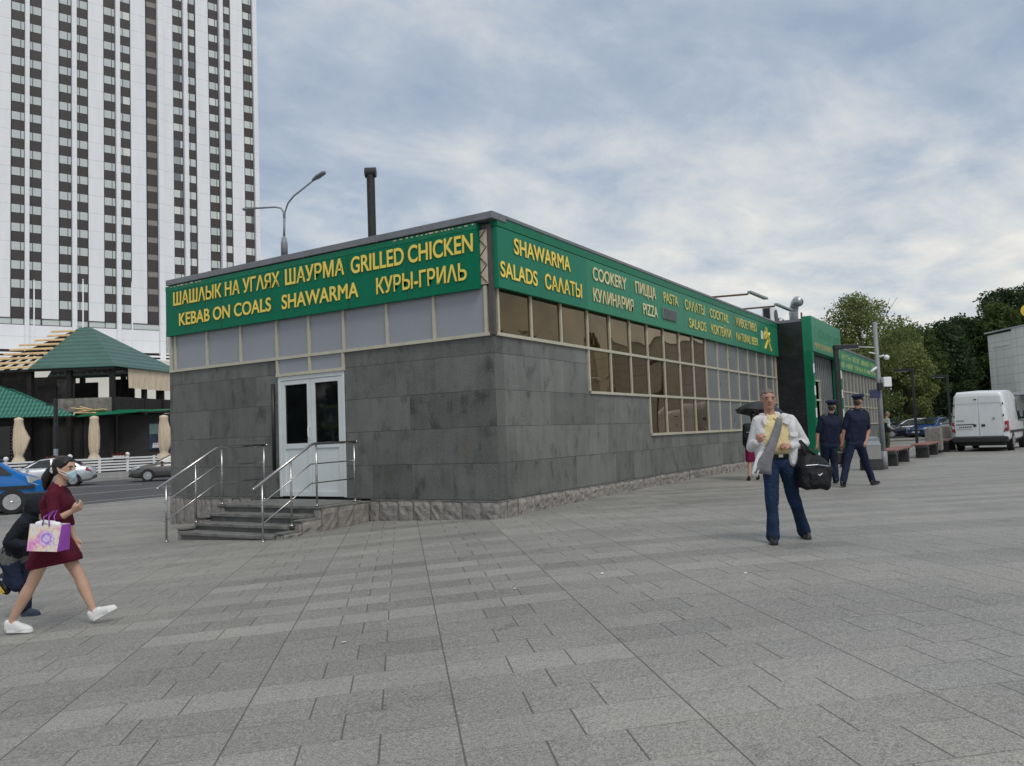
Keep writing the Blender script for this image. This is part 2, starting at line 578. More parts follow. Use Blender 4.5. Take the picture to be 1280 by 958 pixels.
near = road_edge(5.0, 18.2, 5)
far = road_edge(16.0, 37.0, -6)
bm = BM()
poly(bm, [(-150, near(-60) - 2, -.652), (-60, near(-60), -.652), (15, near(15), -.652), (22, near(22), -.652), (150, near(22) + 3, -.652), (150, far(150), -.652), (-150, far(-150), -.652)])
tag(obj('road', bm, M['asphalt']), kind='structure')
bm = BM()
for x0, y0, dg, w_ in ((7.0, 24.55, 6, .22), (4.0, 19.45, 6, .16)):
    e_ = road_edge(x0, y0, dg)
    poly(bm, [(-40, e_(-40), -.646), (19, e_(19), -.646), (19, e_(19) + w_, -.646), (-40, e_(-40) + w_, -.646)])
for k in range(5):
    x0 = 10.2 + k * .0
    break
poly(bm, [(11.2, 30.2, -.646), (12.6, 29.2, -.646), (12.8, 29.4, -.646), (11.4, 30.4, -.646)])
poly(bm, [(10.2, 31.4, -.646), (11.3, 30.5, -.646), (11.5, 30.7, -.646), (10.4, 31.6, -.646)])
tag(obj('road_markings', bm, M['paint_white']), kind='structure')
bm = BM()
slab(bm, [(-150, far(-150), -.80), (150, far(150), -.80), (150, far(150) + .3, -.80), (-150, far(-150) + .3, -.80)], (0, 0, .33))
slab(bm, [(-150, near(-60) - 2.15, -.80), (-60, near(-60) - .15, -.80), (19, near(19) - .15, -.80), (19, near(19), -.80), (-60, near(-60), -.80), (-150, near(-60) - 2, -.80)], (0, 0, .165))
tag(obj('kerb', bm, M['kerb']), kind='structure')
bm = BM()
poly(bm, [(-150, far(-150) + .3, -.48), (150, far(150) + .3, -.48), (150, 160, -.48), (-150, 160, -.48)])
tag(obj('pavement', bm, M['pave_grey']), kind='structure')

# car park and grass under the trees, far right
def Lpoly(name, pts, z, mat):
    bm = BM()
    poly(bm, [L(a, b, z) for a, b in pts])
    return tag(obj(name, bm, mat), kind='structure')


Lpoly('parking_lot', [(16, 52), (80, 52), (90, 120), (16, 120)], -.235, M['asphalt'])
bm = BM()
for a0, b0, a1, b1 in ((16, 54.5, 60, 54.5), (16, 66, 60, 66)):
    p, q = L(a0, b0), L(a1, b1)
    d = (q - p).normalized()
    n_ = Vector((-d.y, d.x, 0)) * .18
    slab(bm, [(p.x, p.y, -.3), (q.x, q.y, -.3), (q.x + n_.x, q.y + n_.y, -.3), (p.x + n_.x, p.y + n_.y, -.3)], (0, 0, .19))
tag(obj('kerb', bm, M['kerb']), kind='structure')
Lpoly('grass', [(17, 66.2), (60, 66.2), (62, 71), (17, 71)], -.12, M['grass'])
Lpoly('grass', [(17, 92), (95, 92), (110, 160), (17, 160)], -.10, M['grass'])

# ================================================================== the kiosk building
WALL_T, S1, S2 = 2.774, 1.864, .94
SB, ST = 3.585, 4.60
B = thing('shop_building', 'low dark granite food kiosk with reflective window bands under green sign boards', 'building', (0, 0, 0))

bm = BM()
box(bm, 0, .28, 5.27, 8.81, 0.0, WALL_T)
obj('granite_wall', bm, M['granite_street_shaded'], B)
bm = BM()
box(bm, 0, .28, 0, 3.45, 0.0, WALL_T)
obj('granite_wall', bm, M['granite_street_shaded'], B)
bm = BM()
box(bm, .28, 3.53, 0, .28, 0.0, WALL_T)
box(bm, 3.53, 6.645, 0, .28, 0.0, S1)
box(bm, 6.645, 18.80, 0, .28, 0.0, S2)
obj('granite_wall', bm, M['granite'], B)
bm = BM()
box(bm, 24.42, 44.3, 0, .28, -.35, S2)
obj('granite_wall', bm, M['granite'], B)
bm = BM()
box(bm, .28, 44.3, 8.53, 8.81, -.8, 4.55)
box(bm, 44.02, 44.3, .28, 8.53, -.4, 4.55)
box(bm, .3, 44.0, .35, .45, -.4, 4.5)          # dark inner lining behind the panes
box(bm, .35, .45, .45, 8.5, -.6, 4.5)
obj('back_wall', bm, M['ash'], B)
bm = BM()
box(bm, .02, 44.28, .02, 8.79, 4.56, 4.70)
obj('roof', bm, M['roof'], B)

# rough split-stone plinth: individual blocks, each with a chipped face
bm = BM()


def rough_block(bm, o, along, out, w_, h, depth):
    """a chipped stone: grid face pushed in and out"""
    o, along, out = Vector(o), Vector(along), Vector(out)
    nu, nv = 5, 5
    g_ = []
    for j in range(nv + 1):
        row = []
        for i in range(nu + 1):
            edge = min(i, nu - i, j, nv - j)
            k = (0.0 if edge == 0 else random.uniform(.25, 1.0))
            p = o + along * (w_ * i / nu) + Vector((0, 0, h * j / nv)) + out * (depth * (.25 + .75 * k))
            row.append(bm.verts.new(p))
        g_.append(row)
    for j in range(nv):
        for i in range(nu):
            bm.faces.new([g_[j][i], g_[j][i + 1], g_[j + 1][i + 1], g_[j + 1][i]])
    border = g_[0] + [g_[j][nu] for j in range(1, nv + 1)] + g_[nv][:nu][::-1] + [g_[j][0] for j in range(nv - 1, 0, -1)]
    back = [bm.verts.new(v.co - out * (depth * .25 + .06)) for v in border]
    for i in range(len(border)):
        k = (i + 1) % len(border)
        bm.faces.new([border[i], back[i], back[k], border[k]])


def stone_run(bm, p, along, out, length, top, wmin, wmax, dmin=.02, dmax=.075, dz=.06):
    s_ = 0.0
    p, al = Vector(p), Vector(along)
    while s_ < length - .02:
        w_ = min(random.uniform(wmin, wmax), length - s_)
        if length - s_ - w_ < wmin * .5: w_ = length - s_
        q = p + al * s_
        base = min(ground_z(q.x, q.y), ground_z(q.x + al.x * w_, q.y + al.y * w_)) - dz
        hh = (top - random.uniform(.005, .03)) - base
        rough_block(bm, (q.x, q.y, base), al, out, w_ - random.uniform(.006, .018), hh, random.uniform(dmin, dmax))
        s_ += w_


stone_run(bm, (0, 0, 0), (1, 0, 0), (0, -1, 0), 18.8, -.01, .16, .34, .04, .11)
obj('plinth', bm, M['rough_stone'], B)
bm = BM()
stone_run(bm, (0, 0, 0), (0, 1, 0), (-1, 0, 0), 2.93, -.01, .26, .46)
obj('plinth', bm, M['rough_stone'], B)
bm = BM()
stone_run(bm, (0, 5.56, 0), (0, 1, 0), (-1, 0, 0), 3.25, -.01, .22, .40)
obj('plinth', bm, M['rough_stone'], B, bevel=0)
bm = BM()
box(bm, .001, 18.8, -.022, .0, -.03, -.004)
box(bm, -.022, .0, 0, 2.84, -.03, -.004)
box(bm, -.022, .0, 5.56, 8.81, -.03, -.004)
obj('plinth_ledge', bm, M['step_stone'], B)

# corner post and beige strip with a painted lattice, where the two sign boards stop short
bm = BM()
box(bm, -.03, .05, -.03, .05, WALL_T + .01, 4.66)
obj('corner_post', bm, M['corner_post'], B)
bm = BM()
box(bm, -.028, .02, .055, .23, 3.66, 4.60)
f = obj('lattice_strip', bm, M['beige'], B)
bm = BM()
for k in range(6):
    z0 = 3.68 + k * .153
    for a, b in (((.07, z0), (.215, z0 + .153)), ((.215, z0), (.07, z0 + .153))):
        if (k % 2 == 0) == (a[0] < b[0]):
            tube(bm, [(-.034, a[0], a[1]), (-.034, b[0], b[1])], .009, 5)
obj('lattice', bm, M['lattice'], f)

# window frames, left (street) face
LY = [8.57, 7.47, 6.37, 5.27, 4.35, 3.42, 2.33, 1.24, .13]
bm = BM()
fx0, fx1 = -.035, .06
for y in LY:
    box(bm, fx0, fx1, y - .028, y + .028, WALL_T + .058, SB + .05)
box(bm, fx0 - .004, fx1, 8.69, 8.76, WALL_T + .058, SB + .05)
box(bm, fx0 - .008, fx1, .06, 8.76, WALL_T + .002, WALL_T + .058)
for y in (5.27, 4.35, 3.45):
    box(bm, fx0 + .002, fx1, y - .028, y + .028, 2.492, WALL_T + .002)
box(bm, fx0 - .006, fx1, 3.42, 5.30, 2.432, 2.492)
obj('window_frame', bm, M['frame'], B)


def pane_x(y0, y1, z0, z1, mat):
    bm = BM()
    box(bm, .0, .012, y0, y1, z0, z1)
    return obj('window_pane', bm, mat, B)


for i in range(len(LY) - 1):
    pane_x(LY[i + 1] + .026, LY[i] - .026, WALL_T + .05, SB + .06, M['grey_pane'])
pane_x(8.59, 8.70, WALL_T + .05, SB + .06, M['grey_pane'])
pane_x(4.37, 5.245, 2.48, WALL_T + .0, M['grey_pane'])
pane_x(3.475, 4.325, 2.48, WALL_T + .0, M['grey_pane'])

# window frames, right (square) face
RX = [.13, 1.23, 2.36, 3.50, 4.56, 5.63, 6.65, 7.70, 8.80, 9.83, 10.89, 11.93, 12.95, 14.02, 15.12, 16.21, 17.30, 18.26]
bm = BM()
fy0, fy1 = -.035, .06
for i, x in enumerate(RX):
    zb = WALL_T + .058 if x < 3.4 else (S1 + .055 if x < 6.6 else S2 + .06)
    box(bm, x - .026, x + .026, fy0, fy1, zb, SB + .05)
box(bm, 18.70, 18.79, fy0 - .004, fy1, S2 + .06, SB + .05)
box(bm, .06, 18.795, fy0 - .008, fy1, WALL_T + .002, WALL_T + .058)
box(bm, 3.53, 18.795, fy0 - .006, fy1, S1 + .002, S1 + .058)
box(bm, 6.645, 18.795, fy0 - .012, fy1, S2 + .002, S2 + .062)
obj('window_frame', bm, M['frame'], B)


def pane_y(x0, x1, z0, z1, mat, bld=None):
    bm = BM()
    box(bm, x0, x1, .0, .012, z0, z1)
    return obj('window_pane', bm, mat, bld or B)


ends = RX + [18.70]
for i in range(len(ends) - 1):
    x0, x1 = ends[i] + .024, ends[i + 1] - .024
    mt = M['brown_glass'] if ends[i] < 10.8 else M['pale_pane']
    pane_y(x0, x1, WALL_T + .05, SB + .06, mt)
    if ends[i] > 3.4:
        pane_y(x0, x1, S1 + .05, WALL_T + .005, mt)
    if ends[i] > 6.6:
        pane_y(x0, x1, S2 + .055, S1 + .005, mt)

# copings and green trim round the eaves
bm = BM()
box(bm, -.150, .30, -.150, 8.72, 4.735, 4.863)
for y in (2.4, 4.9, 7.2):
    box(bm, -.158, .0, y, y + .035, 4.730, 4.870)
obj('coping', bm, M['coping'], B, bevel=.012)
bm = BM()
box(bm, .301, 18.82, -.150, .30, 4.800, 4.863)
for x in (3.2, 6.2, 9.3, 12.2, 15.4):
    box(bm, x, x + .03, -.155, .0, 4.797, 4.868)
obj('coping', bm, M['coping'], B, bevel=.008)
bm = BM()
box(bm, .02, 18.81, -.135, .02, 4.640, 4.800)
obj('eaves_trim', bm, M['green_trim'], B)
bm = BM()
box(bm, -.128, .02, .20, 8.76, 4.605, 4.715)
obj('eaves_trim', bm, M['green_trim'], B)
bm = BM()
for y0, y1 in ((.25, 2.0), (7.5, 8.6)):
    y = y0
    while y < y1:
        w_ = random.uniform(.03, .11)
        box(bm, -.1315, -.128, y, y + w_, 4.682, 4.682 + random.uniform(.012, .03))
        y += w_ + random.uniform(.03, .09)
obj('letter_remnants', bm, M['beige'], B)

# door
bm = BM()
for y0, y1, z0, z1 in ((5.20, 5.27, .02, 2.43), (3.45, 3.52, .02, 2.43), (3.52, 5.20, 2.345, 2.43)):
    box(bm, -.012, .08, y0, y1, z0, z1)
obj('door_frame', bm, M['door_white'], B, bevel=.006)
bm = BM()
box(bm, .12, .2, 3.46, 5.26, -.3, 2.44)
obj('door_lining', bm, M['car_black'], B)
for y0, y1, hs in ((4.365, 5.195, 4.40), (3.525, 4.355, None)):
    bm = BM()
    st = .10
    box(bm, .0, .07, y0, y0 + st, .03, 2.34)
    box(bm, .0, .07, y1 - st, y1, .03, 2.34)
    box(bm, .0, .07, y0 + st, y1 - st, 2.25, 2.34)
    box(bm, .0, .07, y0 + st, y1 - st, .97, 1.07)
    box(bm, .0, .07, y0 + st, y1 - st, .03, .13)
    box(bm, .022, .05, y0 + st, y1 - st, .13, .97)
    d = obj('door', bm, M['door_white'], B, bevel=.005)
    bm = BM()
    box(bm, .03, .04, y0 + st, y1 - st, 1.07, 2.25)
    obj('glass', bm, M['dark_glass'], d)
    if hs:
        bm = BM()
        tube(bm, [(-.002, hs, 1.16), (-.05, hs - .01, 1.17), (-.06, hs - .012, 1.22), (-.06, hs - .012, 1.34), (-.05, hs - .01, 1.39), (-.002, hs, 1.40)], .012, 8)
        obj('handle', bm, M['white'], d, smooth=True)
bm = BM()
tube(bm, [(-.03, 5.40, .55), (-.03, 5.40, 2.30)], .035, 8)
obj('downpipe', bm, M['black_metal'], B, smooth=True)

# stove pipe through the roof
bm = BM()
c_ = L(-2.79, 16.5)
tube(bm, [(c_.x, c_.y, 4.65), (c_.x, c_.y, 6.60)], .085, 16)
u_ = RH * .115
tube(bm, [(c_.x - u_.x, c_.y - u_.y, 6.66), (c_.x + u_.x, c_.y + u_.y, 6.66)], .105, 16)
obj('chimney', bm, M['soot'], B, smooth=False)

# entrance block, standing forward of the front
EB = thing('entrance_block', 'black clad entrance bay with green portal standing forward of the kiosk front', 'entrance', (18.83, -1.0, -.25))
EB_o = Vector((18.83, -1.0, -.25))


def eb(bm, x0, x1, y0, y1, z0, z1):
    box(bm, x0 - EB_o.x, x1 - EB_o.x, y0 - EB_o.y, y1 - EB_o.y, z0 - EB_o.z, z1 - EB_o.z)


bm = BM()
eb(bm, 18.83, 19.10, -1.0, .0, -.35, 4.80)
obj('side_wall', bm, M['black_stone'], EB)
bm = BM()
eb(bm, 24.12, 24.38, -1.0, .0, -.35, 4.80)
obj('side_wall', bm, M['black_stone'], EB)
bm = BM()
eb(bm, 18.86, 24.35, -1.0, .2, 4.80, 4.90)
obj('roof', bm, M['coping'], EB)
bm = BM()
eb(bm, 18.83, 24.42, -1.33, -1.0, 3.70, 4.97)
sgn = obj('sign_box', bm, M['green_pale'], EB)
bm = BM()
x = 19.1
while x < 24.2:
    hh = random.uniform(.22, .40)
    if random.random() < .72:
        eb(bm, x, x + .045, -1.335, -1.33, 4.25, 4.25 + hh)
        if random.random() < .6:
            eb(bm, x + .045, x + .16, -1.335, -1.33, 4.25 + hh - .045, 4.25 + hh)
    x += .27
obj('lettering', bm, M['green_trim'], sgn)
bm = BM()
x = 19.2
while x < 24.0:
    eb(bm, x, x + .05, -1.335, -1.33, 3.83, 4.05)
    if random.random() < .7:
        eb(bm, x + .05, x + .17, -1.335, -1.33, random.choice((3.83, 3.92, 4.0)), 4.05)
    x += .25
obj('lettering', bm, M['ochre_pale'], sgn)
for xa in (18.832, 24.14):
    bm = BM()
    eb(bm, xa, xa + .27, -1.30, -1.0, -.30, 3.70)
    p_ = obj('portal_post', bm, M['green_trim'], EB)
    bm = BM()
    for k in range(5):
        z0 = 3.25 - k * .80
        eb(bm, xa + .02, xa + .25, -1.304, -1.30, z0 - .34, z0)
    obj('white_panel', bm, M['white'], p_)
bm = BM()
eb(bm, 18.84, 18.90, -1.03, -.98, 3.70, 5.12)
obj('corner_rail', bm, M['lattice'], EB)
bm = BM()
eb(bm, 19.12, 24.1, -.95, -.90, 2.75, 3.7)
eb(bm, 21.6, 24.1, -.95, -.90, -.25, 2.75)
for k in range(14):
    xx = 19.2 + k * .36
    eb(bm, xx, xx + .05, -.975, -.95, 2.75 if xx < 21.6 else -.25, 3.7)
obj('ribbed_panel', bm, M['pale_pane'], EB)
bm = BM()
eb(bm, 19.12, 21.6, -.96, -.90, 1.95, 2.02)
eb(bm, 19.12, 21.6, -.96, -.90, 2.70, 2.77)
eb(bm, 21.55, 21.62, -.97, -.90, 1.0, 2.77)
obj('window_frame', bm, M['frame'], EB)
bm = BM()
eb(bm, 19.12, 21.6, .05, .1, -.3, 2.8)  # black backing sheet: the opening's dark interior put in as colour
eb(bm, 19.12, 21.6, -.95, -.85, -.3, .95)
obj('counter', bm, M['car_black'], EB)
bm = BM()
eb(bm, 19.2, 21.5, -.85, -.55, .95, 1.22)
obj('display_case', bm, M['dark_glass'], EB)
bm = BM()
for k in range(26):
    ball(bm, (random.uniform(.45, 2.6), random.uniform(.12, .40), 1.52 + random.uniform(0, .16)), random.uniform(.05, .09), 1)
tag(obj('food_goods', bm, MAT('orange_goods', (.55, .24, .03), .5, var=.5), None), 'orange food goods heaped behind the entrance serving window', 'food', kind='stuff').location = EB_o

# second stretch of the kiosk beyond the entrance: frames, panes, sills
X0, X1 = 24.45, 44.25
bm = BM()
nb = 18
for k in range(nb + 1):
    x = X0 + .05 + (X1 - X0 - .1) * k / nb
    box(bm, x - .026, x + .026, fy0, fy1, S2 + .06, SB + .15)
box(bm, X0, X1, fy0 - .008, fy1, WALL_T - .15, WALL_T - .09)
box(bm, X0, X1, fy0 - .006, fy1, S1 + .0, S1 + .058)
box(bm, X0, X1, fy0 - .012, fy1, S2 + .002, S2 + .062)
obj('window_frame', bm, M['frame'], B)
for k in range(nb):
    xa = X0 + .05 + (X1 - X0 - .1) * k / nb + .024
    xb = X0 + .05 + (X1 - X0 - .1) * (k + 1) / nb - .024
    pane_y(xa, xb, S2 + .05, SB + .15, M['pale_pane'])
bm = BM()
box(bm, 24.40, 44.3, -.150, .30, 4.75, 4.863)
obj('coping', bm, M['coping'], B)

# ================================================================== lettering and the sign boards
_probe = bpy.data.curves.new('probe', 'FONT')
_probe.body = 'H'
_po = bpy.data.objects.new('probe', _probe)
COL.objects.link(_po)
bpy.context.view_layer.update()
CAP = _po.dimensions.y
COL.objects.unlink(_po)
bpy.data.objects.remove(_po)


def lettering(body, w_, cap, origin, xdir, ydir, parent, mats, depth=.018, name='lettering', off=.017, track=1.0):
    cu = bpy.data.curves.new(name, 'FONT')
    cu.body = body
    cu.size = 1.0
    cu.bevel_depth = off
    cu.bevel_resolution = 1
    cu.extrude = .5
    cu.space_character = track
    o = bpy.data.objects.new(name, cu)
    COL.objects.link(o)
    bpy.context.view_layer.update()
    dg = bpy.context.evaluated_depsgraph_get()
    me = bpy.data.meshes.new_from_object(o.evaluated_get(dg), depsgraph=dg)
    COL.objects.unlink(o)
    bpy.data.objects.remove(o)
    bpy.data.curves.remove(cu)
    n = len(me.vertices)
    co = np.empty(n * 3)
    me.vertices.foreach_get('co', co)
    co = co.reshape(-1, 3)
    x0, x1 = co[:, 0].min(), co[:, 0].max()
    sx = w_ / (x1 - x0)
    sy = cap / CAP
    X, Y = np.array(xdir, float), np.array(ydir, float)
    Z = np.cross(X, Y)
    out = np.array(origin, float)[None] + ((co[:, 0:1] - x0) * sx) * X + (co[:, 1:2] * sy) * Y + ((co[:, 2:3] + .5) * depth) * Z
    me.vertices.foreach_set('co', out.reshape(-1))
    me.materials.clear()
    for m_ in mats: me.materials.append(m_)
    Zv = Vector(Z)
    me.update()
    for p in me.polygons:
        p.material_index = 0 if abs(p.normal.dot(Zv)) > .85 and p.center.dot(Zv) > -1e9 else 1
    me.update()
    oo = bpy.data.objects.new(name, me)
    link(oo, parent)
    return oo


YEL = [M['letter_yellow'], M['letter_edge']]
PAL = [M['letter_pale'], M['letter_edge']]
LIM = [M['letter_lime'], M['letter_edge']]

SL = thing('shop_sign', 'long green sign board with KEBAB ON COALS and GRILLED CHICKEN in yellow letters', 'sign', (0, 8.75, 0))
bm = BM()
box(bm, -.125, -.03, .20 - 8.75, .0, SB, ST)
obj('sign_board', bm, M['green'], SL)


def left_text(body, y0, y1, zb, cap, **k):
    lettering(body, y0 - y1, cap, (-.125, y0 - 8.75, zb), (0, -1, 0), (0, 0, 1), SL, YEL, **k)


left_text('ШАШΛЫК НА УГΛЯХ', 8.46, 5.02, 4.255, .275)
left_text('ШАУРМА', 4.86, 3.25, 4.250, .29)
left_text('GRILLED', 3.08, 1.79, 4.235, .30)
left_text('CHICKEN', 1.69, .27, 4.235, .30)
left_text('KEBAB ON COALS', 8.26, 5.29, 3.785, .265)
left_text('SHAWARMA', 4.97, 2.90, 3.775, .275)
left_text('КУРЫ-ГРИΛЬ', 2.46, .42, 3.765, .275)

SR = thing('shop_sign', 'long green sign board with SHAWARMA, COOKERY, PIZZA and COCKTAIL facing the square', 'sign', (0, 0, 0))
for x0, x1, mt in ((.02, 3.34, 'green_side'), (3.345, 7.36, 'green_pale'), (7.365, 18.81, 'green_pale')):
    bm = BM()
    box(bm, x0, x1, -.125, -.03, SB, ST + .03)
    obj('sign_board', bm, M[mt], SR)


def right_text(body, x0, x1, zb, cap, mats, **k):
    lettering(body, x1 - x0, cap, (x0, -.125, zb), (1, 0, 0), (0, 0, 1), SR, mats, **k)


right_text('SHAWARMA', .54, 2.63, 4.245, .27, YEL)
right_text('SALADS', .07, 1.31, 3.775, .26, YEL)
right_text('САΛАТЫ', 1.59, 3.08, 3.775, .26, YEL)
right_text('COOKERY', 3.62, 5.31, 4.235, .265, PAL)
right_text('ПИЦЦА', 5.82, 7.05, 4.245, .255, PAL)
right_text('КУΛИНАРИЯ', 3.60, 5.65, 3.785, .255, PAL)
right_text('PIZZA', 6.22, 7.12, 3.795, .255, PAL)
right_text('PASTA', 7.56, 8.57, 4.245, .25, LIM)
right_text('САΛАТЫ', 9.08, 10.66, 4.235, .25, LIM)
right_text('SALADS', 9.34, 10.72, 3.775, .25, LIM)
right_text('COCKTAIL', 11.11, 12.88, 4.235, .25, LIM)
right_text('КОКТЕЙΛИ', 11.18, 13.04, 3.775, .25, LIM)
right_text('ЖИВОЕ ПИВО', 13.58, 15.99, 4.235, .25, LIM)
right_text('NATURAL BEER', 13.58, 16.09, 3.775, .25, LIM)
# emblem: a yellow striding figure of strokes beside a white mug shape
bm = BM()
for pts in (((17.2, 4.50), (17.25, 4.30), (17.15, 4.12)), ((17.15, 4.30), (17.45, 4.22), (17.6, 4.34)), ((17.0, 4.18), (17.3, 4.08), (17.1, 3.88), (16.95, 3.74)),
            ((17.3, 4.08), (17.5, 3.95), (17.75, 3.72)), ((17.05, 4.34), (16.9, 4.2), (16.95, 4.08)), ((17.35, 4.30), (17.6, 4.05))):
    tube(bm, [(x, -.130, z) for x, z in pts], .045, 6)
obj('emblem', bm, M['letter_yellow'], SR)
bm = BM()
box(bm, 16.55, 16.80, -.133, -.125, 4.06, 4.34)
obj('emblem', bm, M['white'], SR)
bm = BM()
box(bm, 7.45, 8.36, -.16, -.125, 3.82, 4.09)
vent = obj('vent_grille', bm, M['vent_grey'], SR)
bm = BM()
for k in range(6):
    slab(bm, [(7.47, -.160, 3.835 + k * .042), (8.34, -.160, 3.835 + k * .042), (8.34, -.185, 3.855 + k * .042), (7.47, -.185, 3.855 + k * .042)], (0, 0, .006))
obj('slat', bm, M['galv'], vent)

SS = thing('shop_sign', 'short pale green sign board with pale yellow letters beyond the entrance bay', 'sign', (24.45, 0, 0))
bm = BM()
box(bm, 0, 19.85, -.125, -.03, 3.735, 4.75)
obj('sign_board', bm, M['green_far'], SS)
for zb, hh, x0 in ((4.28, .28, 7.2), (3.86, .26, 5.6)):
    bm = BM()
    x = x0
    while x < 19.3:
        k = random.random()
        box(bm, x, x + .06, -.132, -.125, zb, zb + hh)
        if k < .45: box(bm, x + .06, x + .26, -.132, -.125, zb + hh - .05, zb + hh)
        if k > .3: box(bm, x + .06, x + .24, -.132, -.125, zb + hh * .42, zb + hh * .42 + .05)
        if .2 < k < .7: box(bm, x + .24, x + .30, -.132, -.125, zb, zb + hh)
        x += .46 if random.random() < .85 else .85
    obj('lettering', bm, M['letter_lime'], SS)

for y in (6.85, 4.92, 3.17, 1.74):
    bm = BM()
    box(bm, -.1265, -.125, y - 8.75 - .006, y - 8.75 + .006, SB + .004, ST - .004)
    obj('panel_seam', bm, M['black_metal'], SL)
for x in (1.45, 5.55, 9.0, 10.9, 13.3, 16.3):
    bm = BM()
    box(bm, x - .005, x + .005, -.1262, -.125, SB + .004, ST + .02)
    obj('panel_seam', bm, M['green_trim'], SR)

# ================================================================== steps and handrails
ST_ = thing('entrance_steps', 'worn granite steps with rough stone cheeks climbing to the white door', 'steps', (0, 4.2, -.5))
so = Vector((0, 4.2, -.5))
LEV = [(0.0, -1.25, -.015), (-1.25, -1.57, -.155), (-1.57, -1.89, -.295), (-1.89, -2.21, -.42)]
bm = BM()
bm2 = BM()
for k, (xa, xb, zt) in enumerate(LEV):
    y0, y1 = 3.02, 5.40
    box(bm2, xb + .02 - so.x, (xa if k else -.0) - so.x - (.0 if k else .08), y0 - so.y, y1 - so.y, -.85 - so.z, zt - .055 - so.z)
    # tread slabs in two or three pieces with small gaps
    cuts = [y0, y0 + random.uniform(.7, 1.0), y0 + random.uniform(1.5, 1.8), y1]
    for i in range(3):
        box(bm, xb - .02 - so.x, xa - .0 - so.x - (.0 if k else .08), cuts[i] + .003 - so.y, cuts[i + 1] - .003 - so.y, zt - .053 - so.z, zt - so.z + random.uniform(-.004, .004))
obj('tread', bm, M['step_stone'], ST_, bevel=.006)
obj('riser', bm2, M['granite_street_shaded'], ST_)
for ys_, sgn_ in ((2.84, -1), (5.40, 1)):
    bm = BM()
    for xa, xb, zt in ((-.08, -1.27, -.06), (-1.27, -1.72, -.24), (-1.72, -2.12, -.40)):
        n = max(1, round((xa - xb) / .38))
        for i in range(n):
            x0 = xb + (xa - xb) * i / n
            wx = (xa - xb) / n - .012
            yy = ys_ if sgn_ < 0 else ys_ + .16
            base = ground_z(x0, yy) - .06
            rough_block(bm, (x0 - so.x, yy - so.y, base - so.z), (1, 0, 0), (0, sgn_, 0), wx, zt - base, random.uniform(.03, .06))
        n = 1
        rough_block(bm, (xb - so.x, (ys_ + .17) - so.y if sgn_ < 0 else ys_ + .17 - so.y, -.7 - so.z), (0, -1, 0), (-1, 0, 0), .165, zt + .7 - .012, .035)
        box(bm, xb - so.x, xa - so.x - .012, ys_ + .0 - so.y, ys_ + .165 - so.y, -.75 - so.z, zt - .03 - so.z)
    obj('cheek_wall', bm, M['rough_stone'], ST_)
    bm = BM()
    for xa, xb, zt in ((-.08, -1.30, -.03), (-1.30, -1.75, -.21), (-1.75, -2.15, -.37)):
        box(bm, xb - so.x, xa - .004 - so.x, ys_ - .02 - so.y, ys_ + .18 - so.y, zt - .03 - so.z, zt - so.z)
    obj('coping_slab', bm, M['step_stone'], ST_, bevel=.005)


def handrail(y, x_end, label):
    t = thing('handrail', label, 'handrail', (-2.4, y, ground_z(-2.4, y)), 0)
    o = Vector((-2.4, y, ground_z(-2.4, y)))
    bm = BM()
    tube(bm, [Vector((-2.60, y, .375)) - o, Vector((-1.37, y, 1.035)) - o, Vector((-1.28, y, 1.06)) - o, Vector((x_end, y, 1.065)) - o], .024, 10)
    ball(bm, Vector((x_end, y, 1.065)) - o, .032, 2)
    ball(bm, Vector((-2.60, y, .375)) - o, .028, 2)
    obj('top_rail', bm, M['steel'], t, smooth=True)
    for dz_ in (-.33, -.66):
        bm = BM()
        tube(bm, [Vector((-2.47, y, .445 + dz_)) - o, Vector((-1.36, y, 1.04 + dz_)) - o, Vector((x_end - .07, y, 1.055 + dz_)) - o], .011, 8)
        obj('mid_rail', bm, M['steel'], t, smooth=True)
    for px_, zb, zt in ((-2.43, ground_z(-2.43, y), .45), (-1.82, -.30, .78), (-1.24, -.02, 1.04), (x_end - .07, -.02, 1.05)):
        bm = BM()
        tube(bm, [Vector((px_, y, zb)) - o, Vector((px_, y, zt)) - o], .018, 10)
        ball(bm, Vector((px_, y, zb + .01)) - o, (.04, .04, .025), 2)
        obj('post', bm, M['steel'], t, smooth=True)


handrail(2.97, -.22, 'polished steel handrail on the cheek nearer the granite corner')
handrail(5.47, -.16, 'polished steel handrail beside the far end of the steps, street side')

# ================================================================== things on the roof
def floodlight(x, label):
    t = thing('floodlight', label, 'floodlight', (x, .35, 4.87), 0, 'sign floodlights on roof arms')
    bm = BM()
    tube(bm, [(-.5, .05, .12), (.62, -1.0, .25)], .03, 8)
    tube(bm, [(0, .3, -.02), (-.2, -.2, .165)], .02, 6)
    tube(bm, [(-.5, .05, -.02), (-.5, .05, .12)], .025, 6)
    obj('arm', bm, M['lattice'], t, smooth=True)
    bm = BM()
    slab(bm, [(.55, -1.12, .27), (.70, -.95, .30), (1.18, -1.32, .10), (1.04, -1.50, .07)], (0, 0, .07))
    obj('lamp_head', bm, M['galv'], t, bevel=.015)
    return t


floodlight(12.7, 'brown armed floodlight on the roof edge, nearer the street corner')
floodlight(15.9, 'brown armed floodlight on the roof edge, nearer the entrance bay')


